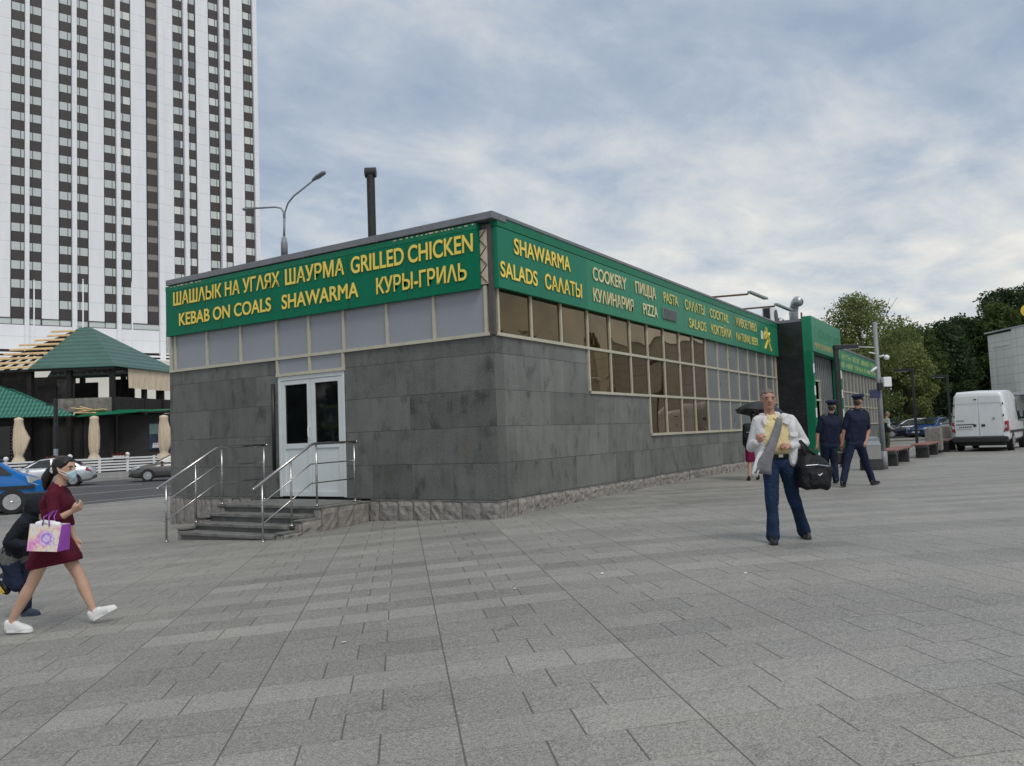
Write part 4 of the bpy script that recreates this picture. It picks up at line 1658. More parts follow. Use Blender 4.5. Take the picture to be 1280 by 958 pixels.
def car(name, label, cat, loc, heading, paint, group=None, hatch=False):
    t = thing(name, label, cat, loc, heading, group)
    secs = [(2.27, .36, .56, .60), (2.20, .25, .67, .74), (1.95, .20, .76, .84), (1.40, .18, .86, .88), (.80, .18, .94, .895), (-.2, .18, .96, .90),
            (-1.2, .18, .98, .895), (-1.75, .20, 1.0, .875), (-2.08, .25, .98, .81), (-2.22, .34, .90, .72), (-2.27, .42, .62, .66)]
    if hatch:
        secs = [(min(x, 2.27) if x > -1.5 else x * .90, a, b_, c_) for x, a, b_, c_ in secs]

    def half(x, zb, zt, w_):
        h = zt - zb
        return [(0, zb), (w_ * .85, zb), (w_ * .97, zb + h * .14), (w_, zb + h * .45), (w_ * .965, zb + h * .80), (w_ * .86, zt - .01), (0, zt + .015)]
    bm = BM()
    loft(bm, secs, half)
    if hatch:
        cab = [(1.05, .93), (.60, 1.20), (.2, 1.41), (-.4, 1.485), (-1.1, 1.47), (-1.6, 1.40), (-1.95, 1.02)]
    else:
        cab = [(.98, .93), (.55, 1.19), (.15, 1.385), (-.4, 1.445), (-.95, 1.42), (-1.35, 1.25), (-1.74, 1.0)]

    def chalf(x, zr):
        yt = .80 - (zr - .9) * .42
        return [(0, .80), (.80, .80), (.80, .90), (yt + .01, zr - .06), (yt - .06, zr - .01), (0, zr + .02)]
    loft(bm, cab, chalf)
    b_ = obj('body', bm, paint, t, smooth=True, bevel=.02)
    xr = -1.62 if hatch else -1.30
    for side in (-1, 1):
        for pts in (((.70, .98), (.16, 1.33), (-.30, 1.38), (-.34, .99)), ((-.42, .99), (-.40, 1.385), (xr + (.18 if hatch else .36), 1.345), (xr, 1.06))):
            bm = BM()
            slab(bm, [(x, side * (.80 - (z - .9) * .42 + .022), z) for x, z in pts], (0, side * .006, 0))
            obj('window', bm, M['car_glass'], t)
        for x in (1.36, -1.34):
            arch(t, x, side * .892, .385, side, M['car_black'])
            wheel(t, x, side * .915, .318, .2, side)
        bm = BM()
        slab(bm, [(2.20, side * .45, .60), (2.10, side * .76, .60), (1.72, side * .865, .74), (1.76, side * .80, .80), (2.12, side * .50, .73)], (.02, side * .02, .02))
        obj('headlight', bm, M['lamp_clear'], t, bevel=.01)
        bm = BM()
        xt = (-2.02 if hatch else -2.2)
        slab(bm, [(xt - .02, side * .50, .74), (xt + .05, side * .80, .72), (xt + .30, side * .865, .80), (xt + .28, side * .83, .92), (xt, side * .52, .90)], (-.02, side * .012, 0))
        obj('tail_light', bm, M['lamp_red'], t, bevel=.01)
        bm = BM()
        ball(bm, (.66, side * .98, 1.0), (.09, .10, .065), 2)
        obj('mirror', bm, paint, t, smooth=True)
        bm = BM()
        tube(bm, [(-.36, side * .915, .72), (-.22, side * .915, .73)], .016, 6)
        tube(bm, [(-1.2, side * .915, .74), (-1.06, side * .915, .75)], .016, 6)
        obj('door_handle', bm, paint, t)
    bm = BM()
    slab(bm, [(.93, -.70, .985), (.93, .70, .985), (.20, .555, 1.375), (.20, -.555, 1.375)], (.028, 0, .02))
    obj('windscreen', bm, M['car_glass'], t)
    bm = BM()
    if hatch:
        slab(bm, [(-1.93, -.62, 1.06), (-1.93, .62, 1.06), (-1.64, .52, 1.38), (-1.64, -.52, 1.38)], (-.03, 0, .01))
    else:
        slab(bm, [(-1.70, -.68, 1.04), (-1.70, .68, 1.04), (-1.0, .54, 1.40), (-1.0, -.54, 1.40)], (-.02, 0, .03))
    obj('rear_window', bm, M['car_glass'], t)
    bm = BM()
    box(bm, 2.22, 2.285, -.55, .55, .50, .62)
    box(bm, 2.20, 2.285, -.62, .62, .26, .40)
    box(bm, -2.29 if not hatch else -2.07, -2.20 if not hatch else -2.0, -.68, .68, .34, .50)
    obj('grille', bm, M['car_black'], t)
    bm = BM()
    box(bm, 2.285, 2.295, -.26, .26, .42, .53)
    obj('number_plate', bm, M['white'], t)
    return t


def PAINT(name, col, metal=.4, rough=.3):
    return MAT(name, col, rough, metal=metal, var=.05, scale=1.5, coat=.7)


M['paint_silver'] = PAINT('silver_car_paint', (.52, .55, .58))
M['paint_grey'] = PAINT('brownish_grey_car_paint', (.105, .10, .098))
M['paint_blue'] = PAINT('bright_blue_van_paint', (.005, .17, .56), .1)
M['paint_white'] = PAINT('white_van_paint', (.72, .74, .76), .0)
M['paint_dark'] = PAINT('dark_car_paint', (.02, .025, .04))
M['paint_midblue'] = PAINT('mid_blue_car_paint', (.03, .09, .26), .2)

hd = -(RH * math.cos(R(22)) + AH * math.sin(R(22)))
hang = math.atan2(hd.y, hd.x)
hr = Vector((hd.y, -hd.x, 0))           # the car's right, away from us


def car_at(wheel_xy, xloc, z):
    p = Vector((wheel_xy[0], wheel_xy[1], z)) - hd * xloc + hr * .9
    return p


car('parked_car', 'silver saloon car parked at the far kerb before the white fence', 'car', car_at((11.3, 32.9), -1.34, -.652), hang, M['paint_silver'])
car('parked_car', 'dark grey hatchback parked at the far kerb, half behind the kiosk wall', 'car', car_at((14.6, 31.7), 1.36, -.652), hang, M['paint_grey'], hatch=True)


def van(name, label, loc, heading, paint, rear_doors=True):
    t = thing(name, label, 'van', loc, heading)
    secs = [(-2.62, .55, 2.20, .86), (-2.56, .42, 2.31, .945), (-2.30, .40, 2.37, .975), (-.4, .40, 2.42, .985), (.10, .40, 2.40, .98), (.42, .40, 2.28, .975),
            (1.37, .40, 1.57, .965), (1.70, .40, 1.33, .955), (2.06, .40, 1.12, .94), (2.45, .42, .97, .91), (2.66, .46, .84, .83), (2.72, .5, .70, .76)]

    def half(x, zb, zt, w_):
        zm = min(1.25, zb + (zt - zb) * .62)
        k = (zt - zm)
        return [(0, zb), (w_ * .93, zb), (w_, zb + .10), (w_, zm), (w_ - .10 * min(1, k), zm + k * .86), (w_ - .10 * min(1, k) - .10, zt - .0), (0, zt + .03)]
    bm = BM()
    loft(bm, secs, half)
    obj('body', bm, paint, t, smooth=True, bevel=.03)
    for side in (-1, 1):
        bm = BM()
        slab(bm, [(x, side * y, z) for x, y, z in ((1.74, .985, 1.13), (1.36, .965, 1.46), (.62, .935, 1.98), (.10, .925, 2.05), (.06, .992, 1.16))], (0, side * .010, 0))
        obj('window', bm, M['car_glass'], t)
        for x in (1.72, -1.55):
            arch(t, x, side * .985, .42, side, M['car_black'])
            wheel(t, x, side * .995, .345, .22, side)
        bm = BM()
        slab(bm, [(2.64, side * .60, .72), (2.52, side * .87, .72), (2.12, side * .945, .86), (2.06, side * .94, 1.06), (2.40, side * .86, .96), (2.62, side * .64, .84)], (.035, side * .02, .02))
        obj('headlight', bm, M['lamp_clear'], t, bevel=.015)
        bm = BM()
        slab(bm, [(-2.60, side * .955, .78), (-2.46, side * .992, .78), (-2.47, side * .985, 1.18), (-2.60, side * .95, 1.18)], (-.03, side * .008, 0))
        slab(bm, [(-2.60, side * .86, .80), (-2.60, side * .955, .78), (-2.60, side * .95, 1.18), (-2.60, side * .875, 1.16)], (-.03, 0, 0))
        obj('tail_light', bm, M['lamp_red'], t, bevel=.006)
        bm = BM()
        slab(bm, [(-2.634, side * .865, .91), (-2.634, side * .945, .90), (-2.634, side * .945, 1.03), (-2.634, side * .868, 1.02)], (-.003, 0, 0))
        obj('reverse_light', bm, M['lamp_clear'], t)
        bm = BM()
        box(bm, 1.22, 1.36, side * 1.04 if side > 0 else -1.24, 1.24 if side > 0 else -1.04, 1.22, 1.58)
        tube(bm, [(1.32, side * .95, 1.26), (1.30, side * 1.08, 1.30)], .04, 6)
        obj('mirror', bm, M['car_black'], t, bevel=.03)
        bm = BM()
        box(bm, -2.2, 2.3, side * .985 if side > 0 else -.998, .998 if side > 0 else -.985, .70, .80)
        obj('side_moulding', bm, M['car_black'], t)
    bm = BM()
    slab(bm, [(1.50, -.82, 1.50), (1.50, .82, 1.50), (.50, .74, 2.24), (.50, -.74, 2.24)], (.035, 0, .045))
    obj('windscreen', bm, M['car_glass'], t)
    bm = BM()
    box(bm, 2.55, 2.76, -.84, .84, .34, .62)
    box(bm, 2.0, 2.6, -.955, .955, .34, .60)
    obj('front_bumper', bm, M['car_black'], t, bevel=.04)
    bm = BM()
    box(bm, -2.74, -2.50, -.96, .96, .36, .58)
    obj('rear_bumper', bm, M['car_black'], t, bevel=.04)
    if rear_doors:
        for y0, y1, nm in ((.012, .855, 'left'), (-.855, -.012, 'right')):
            bm = BM()
            k = (1 if nm == 'left' else -1)
            pts = [(-2.632, k * .012, .60), (-2.632, k * .845, .60), (-2.628, k * .855, 1.25), (-2.612, k * .775, 2.17), (-2.612, k * .012, 2.20)]
            slab(bm, pts, (-.022, 0, 0))
            d = obj('rear_door', bm, paint, t, bevel=.012)
            bm = BM()
            box(bm, -2.668, -2.655, min(k * .09, k * .21), max(k * .09, k * .21), .98, 1.07)
            if nm == 'left':
                box(bm, -2.662, -2.650, .03, .12, 2.03, 2.07)
            obj('handle', bm, M['car_black'], d)
            bm = BM()
            for zz in (.75, 1.35, 1.80):
                tube(bm, [(-2.65, k * .85, zz), (-2.65, k * .85, zz + .09)], .022, 6)
            obj('hinge', bm, M['car_black'], d)
        bm = BM()
        slab(bm, [(-2.656, -.80, 1.885), (-2.656, .80, 1.885), (-2.656, .80, 1.896), (-2.656, -.80, 1.896)], (-.002, 0, 0))
        obj('door_crease', bm, M['pole_grey'], t)
        bm = BM()
        box(bm, -2.672, -2.655, .20, .76, .90, 1.03)
        pl = obj('number_plate', bm, M['paint_white'], t)
        bm = BM()
        for i in range(7):
            box(bm, -2.675, -2.672, .26 + i * .065, .30 + i * .065, .935, 1.0)
        obj('characters', bm, M['car_black'], pl)
        bm = BM()
        box(bm, -2.668, -2.655, .16, .80, 1.06, 1.09)
        obj('plate_trim', bm, M['car_black'], t)
        bm = BM()
        for i in range(7):
            box(bm, -2.660, -2.655, .50 + i * .042, .53 + i * .042, 1.20, 1.25)
        tube(bm, [(-2.655, -.52, 1.28), (-2.662, -.52, 1.28)], .05, 12)
        obj('badge', bm, M['galv'], t)
    bm = BM()
    box(bm, -2.3, 2.3, -.8, .8, .22, .42)
    obj('underbody', bm, M['car_black'], t)
    return t


vh = Vector((math.cos(R(-7)), math.sin(R(-7)), 0))
mid = Vector((26.35, -6.22, -.25)) + vh * 1.55
van('delivery_van', 'white delivery van with closed rear doors parked on the square', mid, R(-7), M['paint_white'])
bh = (RH * math.cos(R(35)) + AH * math.sin(R(35)))
bl = Vector((-bh.y, bh.x, 0))
p = Vector((.75, 17.25, -.652)) - bh * 1.72 + bl * 1.0
van('delivery_van', 'bright blue van at the near kerb, only its nose inside the frame', p, math.atan2(bh.y, bh.x), M['paint_blue'], rear_doors=False)

far_cars = [('dark small car under the trees, behind the man in camouflage', 29.3, 60.0, 170, 'paint_dark', True),
            ('mid blue saloon car parked beyond the benches', 29.7, 57.2, 215, 'paint_midblue', False),
            ('silver car parked between the blue saloon and the white van', 29.2, 52.6, 205, 'paint_silver', False),
            ('blue hatchback in the far row, behind the tree trunk', 41.8, 88, 190, 'paint_midblue', True),
            ('white car in the far row, left of the lamp pole', 44.6, 88, 190, 'paint_white', False),
            ('white car in the far row, right of the lamp pole', 47.8, 89, 200, 'paint_white', True),
            ('silver car in the far row, nearest the white van roof', 51.0, 88, 185, 'paint_silver', False)]
for lb, a, b, dg, pt, ht in far_cars:
    hv = RH * math.cos(R(dg)) + AH * math.sin(R(dg))
    car('parked_car', lb, 'car', L(a, b, -.23 if b < 66 else .05), math.atan2(hv.y, hv.x), M[pt], 'cars parked under the trees', ht)

# ================================================================== right side: poles, benches, white building
PO = Vector((12.732, -3.913, -.25))
t = thing('camera_pole', 'slim grey pole carrying surveillance cameras and a white box', 'pole', PO, ROT_Z)
bm = BM()
tube(bm, [(.46, .25, 0), (.46, .25, 4.12)], [.075, .055], 10)
tube(bm, [(.46, .25, 0), (.46, .25, .5)], .10, 10)
obj('shaft', bm, M['pole_grey'], t, smooth=True)
bm = BM()
box(bm, .50, .72, .02, .20, 2.28, 2.55)
obj('cabinet', bm, M['white'], t, bevel=.015)
bm = BM()
tube(bm, [(.46, .25, 3.12), (.60, .12, 3.16)], .025, 6)
ball(bm, (.66, .10, 3.10), (.075, .075, .075), 2)
tube(bm, [(.46, .25, 3.22), (.20, .15, 3.26)], .018, 6)
obj('camera', bm, M['white'], t, smooth=True)
bm = BM()
tube(bm, [(.46, .25, 2.86), (.22, .16, 2.72)], .035, 8)
tube(bm, [(.46, .25, 3.40), (-.02, .3, 3.44)], .012, 6)
obj('bracket', bm, M['white'], t, smooth=True)
bm = BM()
box(bm, .16, .44, .16, .19, 1.98, 2.22)
obj('blue_plate', bm, MAT('blue_sign_plate', (.03, .035, .10), .35), t)
bm = BM()
box(bm, .39, .49, .10, .2, 2.2, 2.4)
obj('junction_box', bm, M['car_black'], t)

t = thing('litter_bin', 'square grey litter bin with pale blue lid and dark stone foot by the camera pole', 'litter bin', PO + RH * .02 + AH * .1, ROT_Z)
bm = BM()
box(bm, -.20, .24, -.24, .24, 0, .30)
obj('foot', bm, M['bench_black'], t, bevel=.01)
bm = BM()
box(bm, -.18, .22, -.21, .21, .30, .68)
obj('casing', bm, M['pave_grey'], t, bevel=.01)
bm = BM()
slab(bm, [(-.19, -.22, .68), (.23, -.22, .68), (.23, .0, .90), (-.19, .0, .90)], (0, .1, .02))
box(bm, -.19, .23, -.10, .22, .68, .88)
obj('lid', bm, MAT('pale_blue_lid', (.20, .235, .255), .5), t, bevel=.01)


def square_lamp(loc, label):
    t = thing('park_lamp', label, 'street lamp', loc, ROT_Z, 'black square lamp posts along the square')
    bm = BM()
    box(bm, -.06, .06, -.06, .06, 0, 3.56)
    obj('post', bm, M['black_metal'], t)
    bm = BM()
    box(bm, -.06, .74, -.09, .09, 3.56, 3.69)
    h = obj('lamp_arm', bm, M['black_metal'], t, bevel=.008)
    bm = BM()
    box(bm, .18, .70, -.06, .06, 3.550, 3.558)
    obj('diffuser', bm, M['lamp_clear'], h)
    bm = BM()
    box(bm, -.09, .09, -.09, .09, 0, .02)
    obj('base_plate', bm, M['black_metal'], t)
    return t


l0 = square_lamp((14.593, -2.849, -.25), 'black square lamp post nearest the kiosk, behind the two officers')
dup(l0, (29.4, -3.46, -.25), ROT_Z + R(150), 'black square lamp post standing beyond the first bench')
dup(l0, (37.35, -4.35, -.25), ROT_Z + R(150), 'black square lamp post beside the white van')


def bench(c_, label):
    t = thing('bench', label, 'bench', (c_[0], c_[1], -.25), R(c_[2]), 'wooden benches in a row')
    for x in (-1.25, 1.25):
        bm = BM()
        box(bm, x - .15, x + .15, -.20, .20, 0, .33)
        obj('support_block', bm, M['bench_black'], t, bevel=.01)
        bm = BM()
        for s_ in (-1, 1):
            slab(bm, [(x + s_ * .08, -.2, .33), (x + s_ * .13, -.2, .33), (x + s_ * .36, -.2, .44), (x + s_ * .30, -.2, .44)], (0, .4, 0))
        obj('bracket', bm, M['galv'], t)
    bm = BM()
    for k in range(4):
        y = -.26 + k * .135
        box(bm, -1.95, 1.95, y, y + .115, .445, .49)
    obj('seat', bm, M['wood_red'], t, bevel=.006)
    return t


b0 = bench((16.3, -4.12, -1), 'reddish wooden bench nearest the camera pole')
dup(b0, (21.7, -4.52, -.25), R(-2), 'reddish wooden bench between the two grey stone bins')
dup(b0, (27.0, -4.80, -.25), R(-2), 'reddish wooden bench nearest the white van')
for (x, y), lb in (((24.4, -4.55), 'tall beige stone bin at the end of the middle bench'), ((29.9, -4.55), 'wide beige stone planter beside the white van')):
    t = thing('stone_bin' if x < 26 else 'stone_planter', lb, 'bin' if x < 26 else 'planter', (x, y, -.25), R(-2))
    bm = BM()
    w_ = .28 if x < 26 else .7
    box(bm, -w_, w_, -.28, .28, .12, 1.0)
    obj('casing', bm, M['rough_stone'], t, bevel=.02)
    bm = BM()
    box(bm, -w_ + .04, w_ - .04, -.24, .24, 0, .12)
    obj('foot', bm, M['bench_black'], t)
    bm = BM()
    box(bm, -w_ + .06, w_ - .06, -.2, .2, 1.0, 1.03)
    obj('rim', bm, M['galv'], t)


def wall_tiles():
    m, t, b = principled('cream_wall_tiles')
    o = t.new('ShaderNodeTexCoord').outputs['Object']
    x, y, z = t.sep(o)
    fy, fz = t.m('FRACT', t.m('DIVIDE', y, .9)), t.m('FRACT', t.m('DIVIDE', z, .62))
    fx = t.m('FRACT', t.m('DIVIDE', x, .9))
    d = t.m('MINIMUM', t.m('MULTIPLY', t.m('MINIMUM', fz, t.m('SUBTRACT', 1.0, fz)), .62), t.m('MULTIPLY', t.m('MINIMUM', fy, t.m('SUBTRACT', 1.0, fy)), .9))
    j = t.maprange(d, .008, .03, 1.0, 0.0)
    nz = t.noise(o, .7, 4)
    t.put(b.inputs['Base Color'], t.mix(t.m('MULTIPLY', j, .45), t.ramp(nz, [(.3, (.70, .70, .66)), (.7, (.80, .80, .77))]), (.2, .2, .19)))
    b.inputs['Roughness'].default_value = .5
    return m


M['wall_tiles'] = wall_tiles()
WB = thing('white_building', 'cream tiled windowless building with a stepped wall behind the white van', 'building', L(35.75, 60, -.25), ROT_Z)
bm = BM()
box(bm, 0, 14, -22, 0, 0, 7.42)
obj('wall', bm, M['wall_tiles'], WB)
bm = BM()
box(bm, -.14, 0, -22, -3.1, 0, 7.55)
obj('wall', bm, M['wall_tiles'], WB)
bm = BM()
box(bm, -.05, 0, -2.75, -2.67, 0, 6.55)
box(bm, -.05, 0, -.62, -.54, 0, 6.55)
box(bm, -.05, 0, -2.67, -.62, 6.47, 6.55)
obj('panel_moulding', bm, M['white'], WB)
bm = BM()
box(bm, -.18, 14.1, -22.1, .1, 7.56, 7.66)
obj('parapet', bm, M['galv'], WB)
bm = BM()
box(bm, -2.2, -.15, -10, -3.5, 2.75, 2.95)
obj('canopy', bm, M['white'], WB)
t = thing('roof_sign', 'round yellow sign on a post above the cream building', 'sign', L(36.9, 57.2, 7.35), ROT_Z + R(-30))
bm = BM()
tube(bm, [(.2, .0, 0), (.2, .0, 1.0)], .05, 8)
obj('post', bm, M['black_metal'], t)
bm = BM()
tube(bm, [(.2, -.1, 1.25), (.2, .1, 1.25)], .46, 28)
d = obj('disc', bm, MAT('yellow_sign', (.70, .48, .05), .4), t)
bm = BM()
tube(bm, [(.2, -.13, 1.25), (.2, -.1, 1.25)], .24, 20)
obj('emblem', bm, M['white'], d)

# pedestrian crossing sign on the street; the door glass mirrors it
p = Vector((-12.0, 15.7, -.66))
t = thing('crossing_sign', 'blue pedestrian crossing sign on a yellow green board, seen mirrored in the door glass', 'sign', p, R(10))
bm = BM()
tube(bm, [(0, 0, 0), (0, 0, 3.2)], .04, 8)
obj('post', bm, M['galv'], t)
bm = BM()
box(bm, .05, .07, -.45, .45, 2.3, 3.2)
bd = obj('board', bm, MAT('yellow_green_board', (.45, .62, .02), .4), t)
bm = BM()
box(bm, .07, .08, -.33, .33, 2.42, 3.08)
obj('blue_field', bm, MAT('blue_field', (.02, .06, .35), .4), bd)
bm = BM()
slab(bm, [(.082, -.24, 2.5), (.082, .24, 2.5), (.082, 0, 2.98)], (.004, 0, 0))
obj('white_triangle', bm, M['white'], bd)

# ================================================================== trees
M['leaf_dark'] = leaf_material('dark_leaf', (.020, .040, .015), (.075, .122, .046))
M['leaf_mid'] = leaf_material('mid_leaf', (.034, .060, .016), (.125, .17, .05))
M['leaf_light'] = leaf_material('olive_leaf', (.090, .122, .038), (.29, .33, .12))


def tree(label, a, b, zg, H_, crown_r, base, mat, n, size, seed, group, sparse_top=False, lean=0.0):
    r_ = random.Random(seed)
    t = thing('tree', label, 'tree', L(a, b, zg), r_.uniform(0, 6.28), group)
    clumps = []
    nc = 22
    for k in range(nc):
        f = (k + .5) / nc
        z = base + (H_ - base) * (f ** .85)
        prof = math.sin(math.pi * min(1, .16 + .80 * f)) ** .7
        an = k * 2.4 + r_.uniform(-.4, .4)
        rr = crown_r * prof * r_.uniform(.35, .80)
        cr = crown_r * r_.uniform(.26, .46) * (.75 + .35 * prof)
        clumps.append((rr * math.cos(an), rr * math.sin(an), z, cr, cr, cr * .72))
    bm = BM()
    tube(bm, [(0, 0, -.1), (.05, .02, base * .6), (.0, .1, base + (H_ - base) * .35), (.1, .0, base + (H_ - base) * .7)], [.26, .21, .15, .05], 8)
    for c_ in clumps[::2]:
        z0 = max(base * .7, c_[2] - c_[3] * 1.4)
        tube(bm, [(0, .05, z0 * .8), (c_[0] * .5, c_[1] * .5, z0 * .95 + .1), (c_[0], c_[1], c_[2])], [.10, .06, .02], 5)
    if sparse_top:
        for k in range(16):
            an = r_.uniform(0, 6.28)
            rr = crown_r * r_.uniform(.1, .7)
            z0 = base + (H_ - base) * r_.uniform(.5, .75)
            tube(bm, [(rr * .4 * math.cos(an), rr * .4 * math.sin(an), z0), (rr * math.cos(an), rr * math.sin(an), H_ * r_.uniform(.93, 1.06))], [.035, .01], 4)
    obj('trunk', bm, M['bark'], t, smooth=True)
    leafy('crown', clumps, n, size, mat, t, seed=seed, shell=.25 if not sparse_top else .1)
    return t


G1 = 'trees behind the square'
tree('olive leaved tree with a thin ragged top, rising behind the kiosk roof', 26.3, 60, -.2, 10.6, 4.0, 2.0, M['leaf_light'], 16000, .105, 11, G1, True)
tree('olive leaved bushy tree beside the end of the kiosk', 31.2, 64, -.2, 8.4, 3.0, .9, M['leaf_light'], 17000, .11, 12, G1, False)
tree('thin crowned tree between the olive tree and the dark grove', 35.6, 70, -.2, 9.3, 2.3, 2.2, M['leaf_mid'], 6500, .125, 13, G1, True)
tree('dark dense tree at the left end of the dark grove', 40.6, 75, -.1, 9.7, 3.4, 1.9, M['leaf_dark'], 14000, .15, 14, G1)
tree('dark dense tree behind the second lamp post', 44.6, 79, -.1, 10.9, 3.7, 1.6, M['leaf_dark'], 14000, .155, 15, G1)
tree('mid green tree with a lighter crown amid the dark grove', 46.6, 76, -.1, 11.4, 3.3, 2.2, M['leaf_mid'], 14000, .15, 16, G1)
tree('tallest dark tree of the grove, left of the yellow roof sign', 50.8, 82, -.1, 13.9, 4.3, 1.8, M['leaf_dark'], 17000, .165, 17, G1)
tree('tall dark tree behind the yellow roof sign', 55.6, 84, -.1, 14.3, 4.4, 2.0, M['leaf_dark'], 17000, .165, 18, G1)
tree('dark tree at the right end of the grove behind the cream building', 62.0, 86, -.1, 14.0, 4.6, 2.0, M['leaf_dark'], 8000, .24, 19, G1)
back = [(45, 98, 11.0), (52, 102, 12.0), (58.5, 101, 12.8), (65.5, 103, 13.5), (39.0, 97, 10.4), (72, 104, 13.5)]
for i, (a, b, h) in enumerate(back):
    tree('dark tree standing in the hindmost row of the grove, seen through its gaps', a, b, 0, h, 4.6, 1.2, M['leaf_dark'], 6500, .27, 40 + i, 'hindmost trees of the grove')
# trees across the square, behind the camera's right shoulder; the kiosk windows mirror them
for i, (x, y, h) in enumerate(((47, -31, 10.5), (55, -36, 12), (40, -38, 11.5), (63, -30, 11), (34, -42, 12), (70, -24, 9), (27, -44, 11))):
    t = tree('dark tree across the square, seen only mirrored in the brown windows', 0, 0, 0, h, 4.5, 1.5, M['leaf_dark'], 3000, .32, 60 + i, 'trees mirrored in the windows')
    t.location = (x, y, -.25)
for i, (x, y, h) in enumerate(((-27, 23, 7.5), (-31, 28, 8.5), (-23, 28, 8), (-35, 22, 9), (-19.5, 30, 8))):
    t = tree('dark street tree across the road, seen only mirrored in the door glass', 0, 0, 0, h, 3.6, 1.0, M['leaf_dark'], 3000, .28, 70 + i, 'trees mirrored in the door')
    t.location = (x, y, -.6)
car('parked_car', 'red saloon car at the near kerb, seen only mirrored in the door glass', 'car', (-11.0, 17.6, -.655), R(8), PAINT('red_car_paint', (.35, .015, .015), .1))
# low shrubs along the car park edge
for i, (a, b, r0) in enumerate(((33.0, 66.5, 1.0), (35.6, 67.2, .8))):
    t = thing('shrub', ['rounded dark shrub behind the dark small car', 'small dark shrub behind the blue saloon car'][i], 'shrub', L(a, b, -.12), 0, 'shrubs at the car park edge')
    leafy('foliage', [(0, 0, .7, r0, r0, .8), (.7, .2, .5, r0 * .7, r0 * .7, .6)], 1500, .11, M['leaf_mid'], t, seed=80 + i)
    bm = BM()
    tube(bm, [(0, 0, 0), (0, 0, .8)], [.05, .02], 5)
    obj('stem', bm, M['bark'], t)

# ================================================================== people
_ico = BM()
bmesh.ops.create_icosphere(_ico, subdivisions=2, radius=1.0)
ICO = [v.co.copy() for v in _ico.verts]
_ico.free()
V = Vector


def blob(name, hulls, mat, parent, vox=.010, smooth=5, extra=0.0, folds=0.0):
    """one continuous skin grown over many convex pieces: each piece is a list of (x, y, z, radius)"""
    big = bpy.data.meshes.new('tmp')
    allv, allf = [], []
    for h in hulls:
        bm = BM()
        for s_ in h:
            r_ = s_[3] + extra
            for c in ICO:
                bm.verts.new((s_[0] + c.x * r_, s_[1] + c.y * r_, s_[2] + c.z * r_))
        res = bmesh.ops.convex_hull(bm, input=bm.verts)
        dead = list({e for e in res['geom_interior'] if isinstance(e, bmesh.types.BMVert)} | {e for e in res['geom_unused'] if isinstance(e, bmesh.types.BMVert)})
        bmesh.ops.delete(bm, geom=dead, context='VERTS')
        bm.verts.index_update()
        o0 = len(allv)
        allv += [v.co.copy() for v in bm.verts]
        allf += [[v.index + o0 for v in f.verts] for f in bm.faces]
        bm.free()
    big.from_pydata(allv, [], allf)
    o = bpy.data.objects.new(name, big)
    COL.objects.link(o)
    md = o.modifiers.new('r', 'REMESH')
    md.mode = 'VOXEL'
    md.voxel_size = vox
    ms = o.modifiers.new('s', 'SMOOTH')
    ms.factor = .5
    ms.iterations = smooth
    dg = bpy.context.evaluated_depsgraph_get()
    me = bpy.data.meshes.new_from_object(o.evaluated_get(dg), depsgraph=dg)
    o.modifiers.clear()
    o.data = me
    bpy.data.meshes.remove(big)
    me.name = name
    me.materials.clear()
    for m_ in (mat if isinstance(mat, (list, tuple)) else [mat]):
        me.materials.append(m_)
    if folds:
        # cloth hangs in creases: push the skin in and out along its normals
        sd_ = V((len(me.vertices) % 97, len(hulls) * 3.7, 1.3))
        nr = [v.normal.copy() for v in me.vertices]
        for v, n_ in zip(me.vertices, nr):
            q = v.co
            a = noise.noise(V((q.x * 13, q.y * 13, q.z * 6)) + sd_)
            b_ = noise.noise(V((q.x * 30 + q.z * 14, q.y * 30, q.z * 24)) + sd_)
            v.co = q + n_ * folds * (a + .55 * (1 - 2 * abs(b_)))
        me.update()
    for p in me.polygons: p.use_smooth = True
    o.parent = parent
    return o


def S(p, r_):
    return (p[0], p[1], p[2], r_)


def limb(a, b, ra, rb):
    return [S(a, ra), S(b, rb)]


def mid(a, b, f=.5):
    return tuple(a[i] + (b[i] - a[i]) * f for i in range(3))


def hand(wr, d, n, curl=.5, k=1.0, thumb=1):
    """palm, four unequal bent fingers and a thumb; d = towards the fingers, n = the side the fingers curl to"""
    w_, d, n = V(wr), V(d).normalized(), V(n)
    n = (n - d * n.dot(d)).normalized()
    s_ = d.cross(n).normalized() * thumb
    out = [[S(w_, .024 * k), S(w_ + d * .035 * k + s_ * .022 * k, .017 * k), S(w_ + d * .035 * k - s_ * .022 * k, .016 * k),
            S(w_ + d * .085 * k + s_ * .030 * k, .013 * k), S(w_ + d * .078 * k - s_ * .031 * k, .012 * k)]]
    for i, (off, ln) in enumerate(((.031, .068), (.011, .077), (-.010, .071), (-.030, .055))):
        b0 = w_ + d * (.085 - .004 * i) * k + s_ * off * k
        a = curl * 1.2
        d1 = d * math.cos(a * .6) + n * math.sin(a * .6)
        d2 = d * math.cos(a * 1.5) + n * math.sin(a * 1.5)
        b1 = b0 + d1 * ln * .5 * k
        b2 = b1 + d2 * ln * .5 * k
        out += [limb(b0, b1, .0105 * k, .0095 * k), limb(b1, b2, .0095 * k, .0078 * k)]
    t0 = w_ + d * .03 * k + s_ * .026 * k
    t1 = t0 + (s_ * .55 + d * .7 + n * .25).normalized() * .036 * k
    t2 = t1 + (d * .9 + n * .35 * (1 + curl)).normalized() * .030 * k
    out += [limb(t0, t1, .014 * k, .0115 * k), limb(t1, t2, .0115 * k, .0088 * k)]
    return out


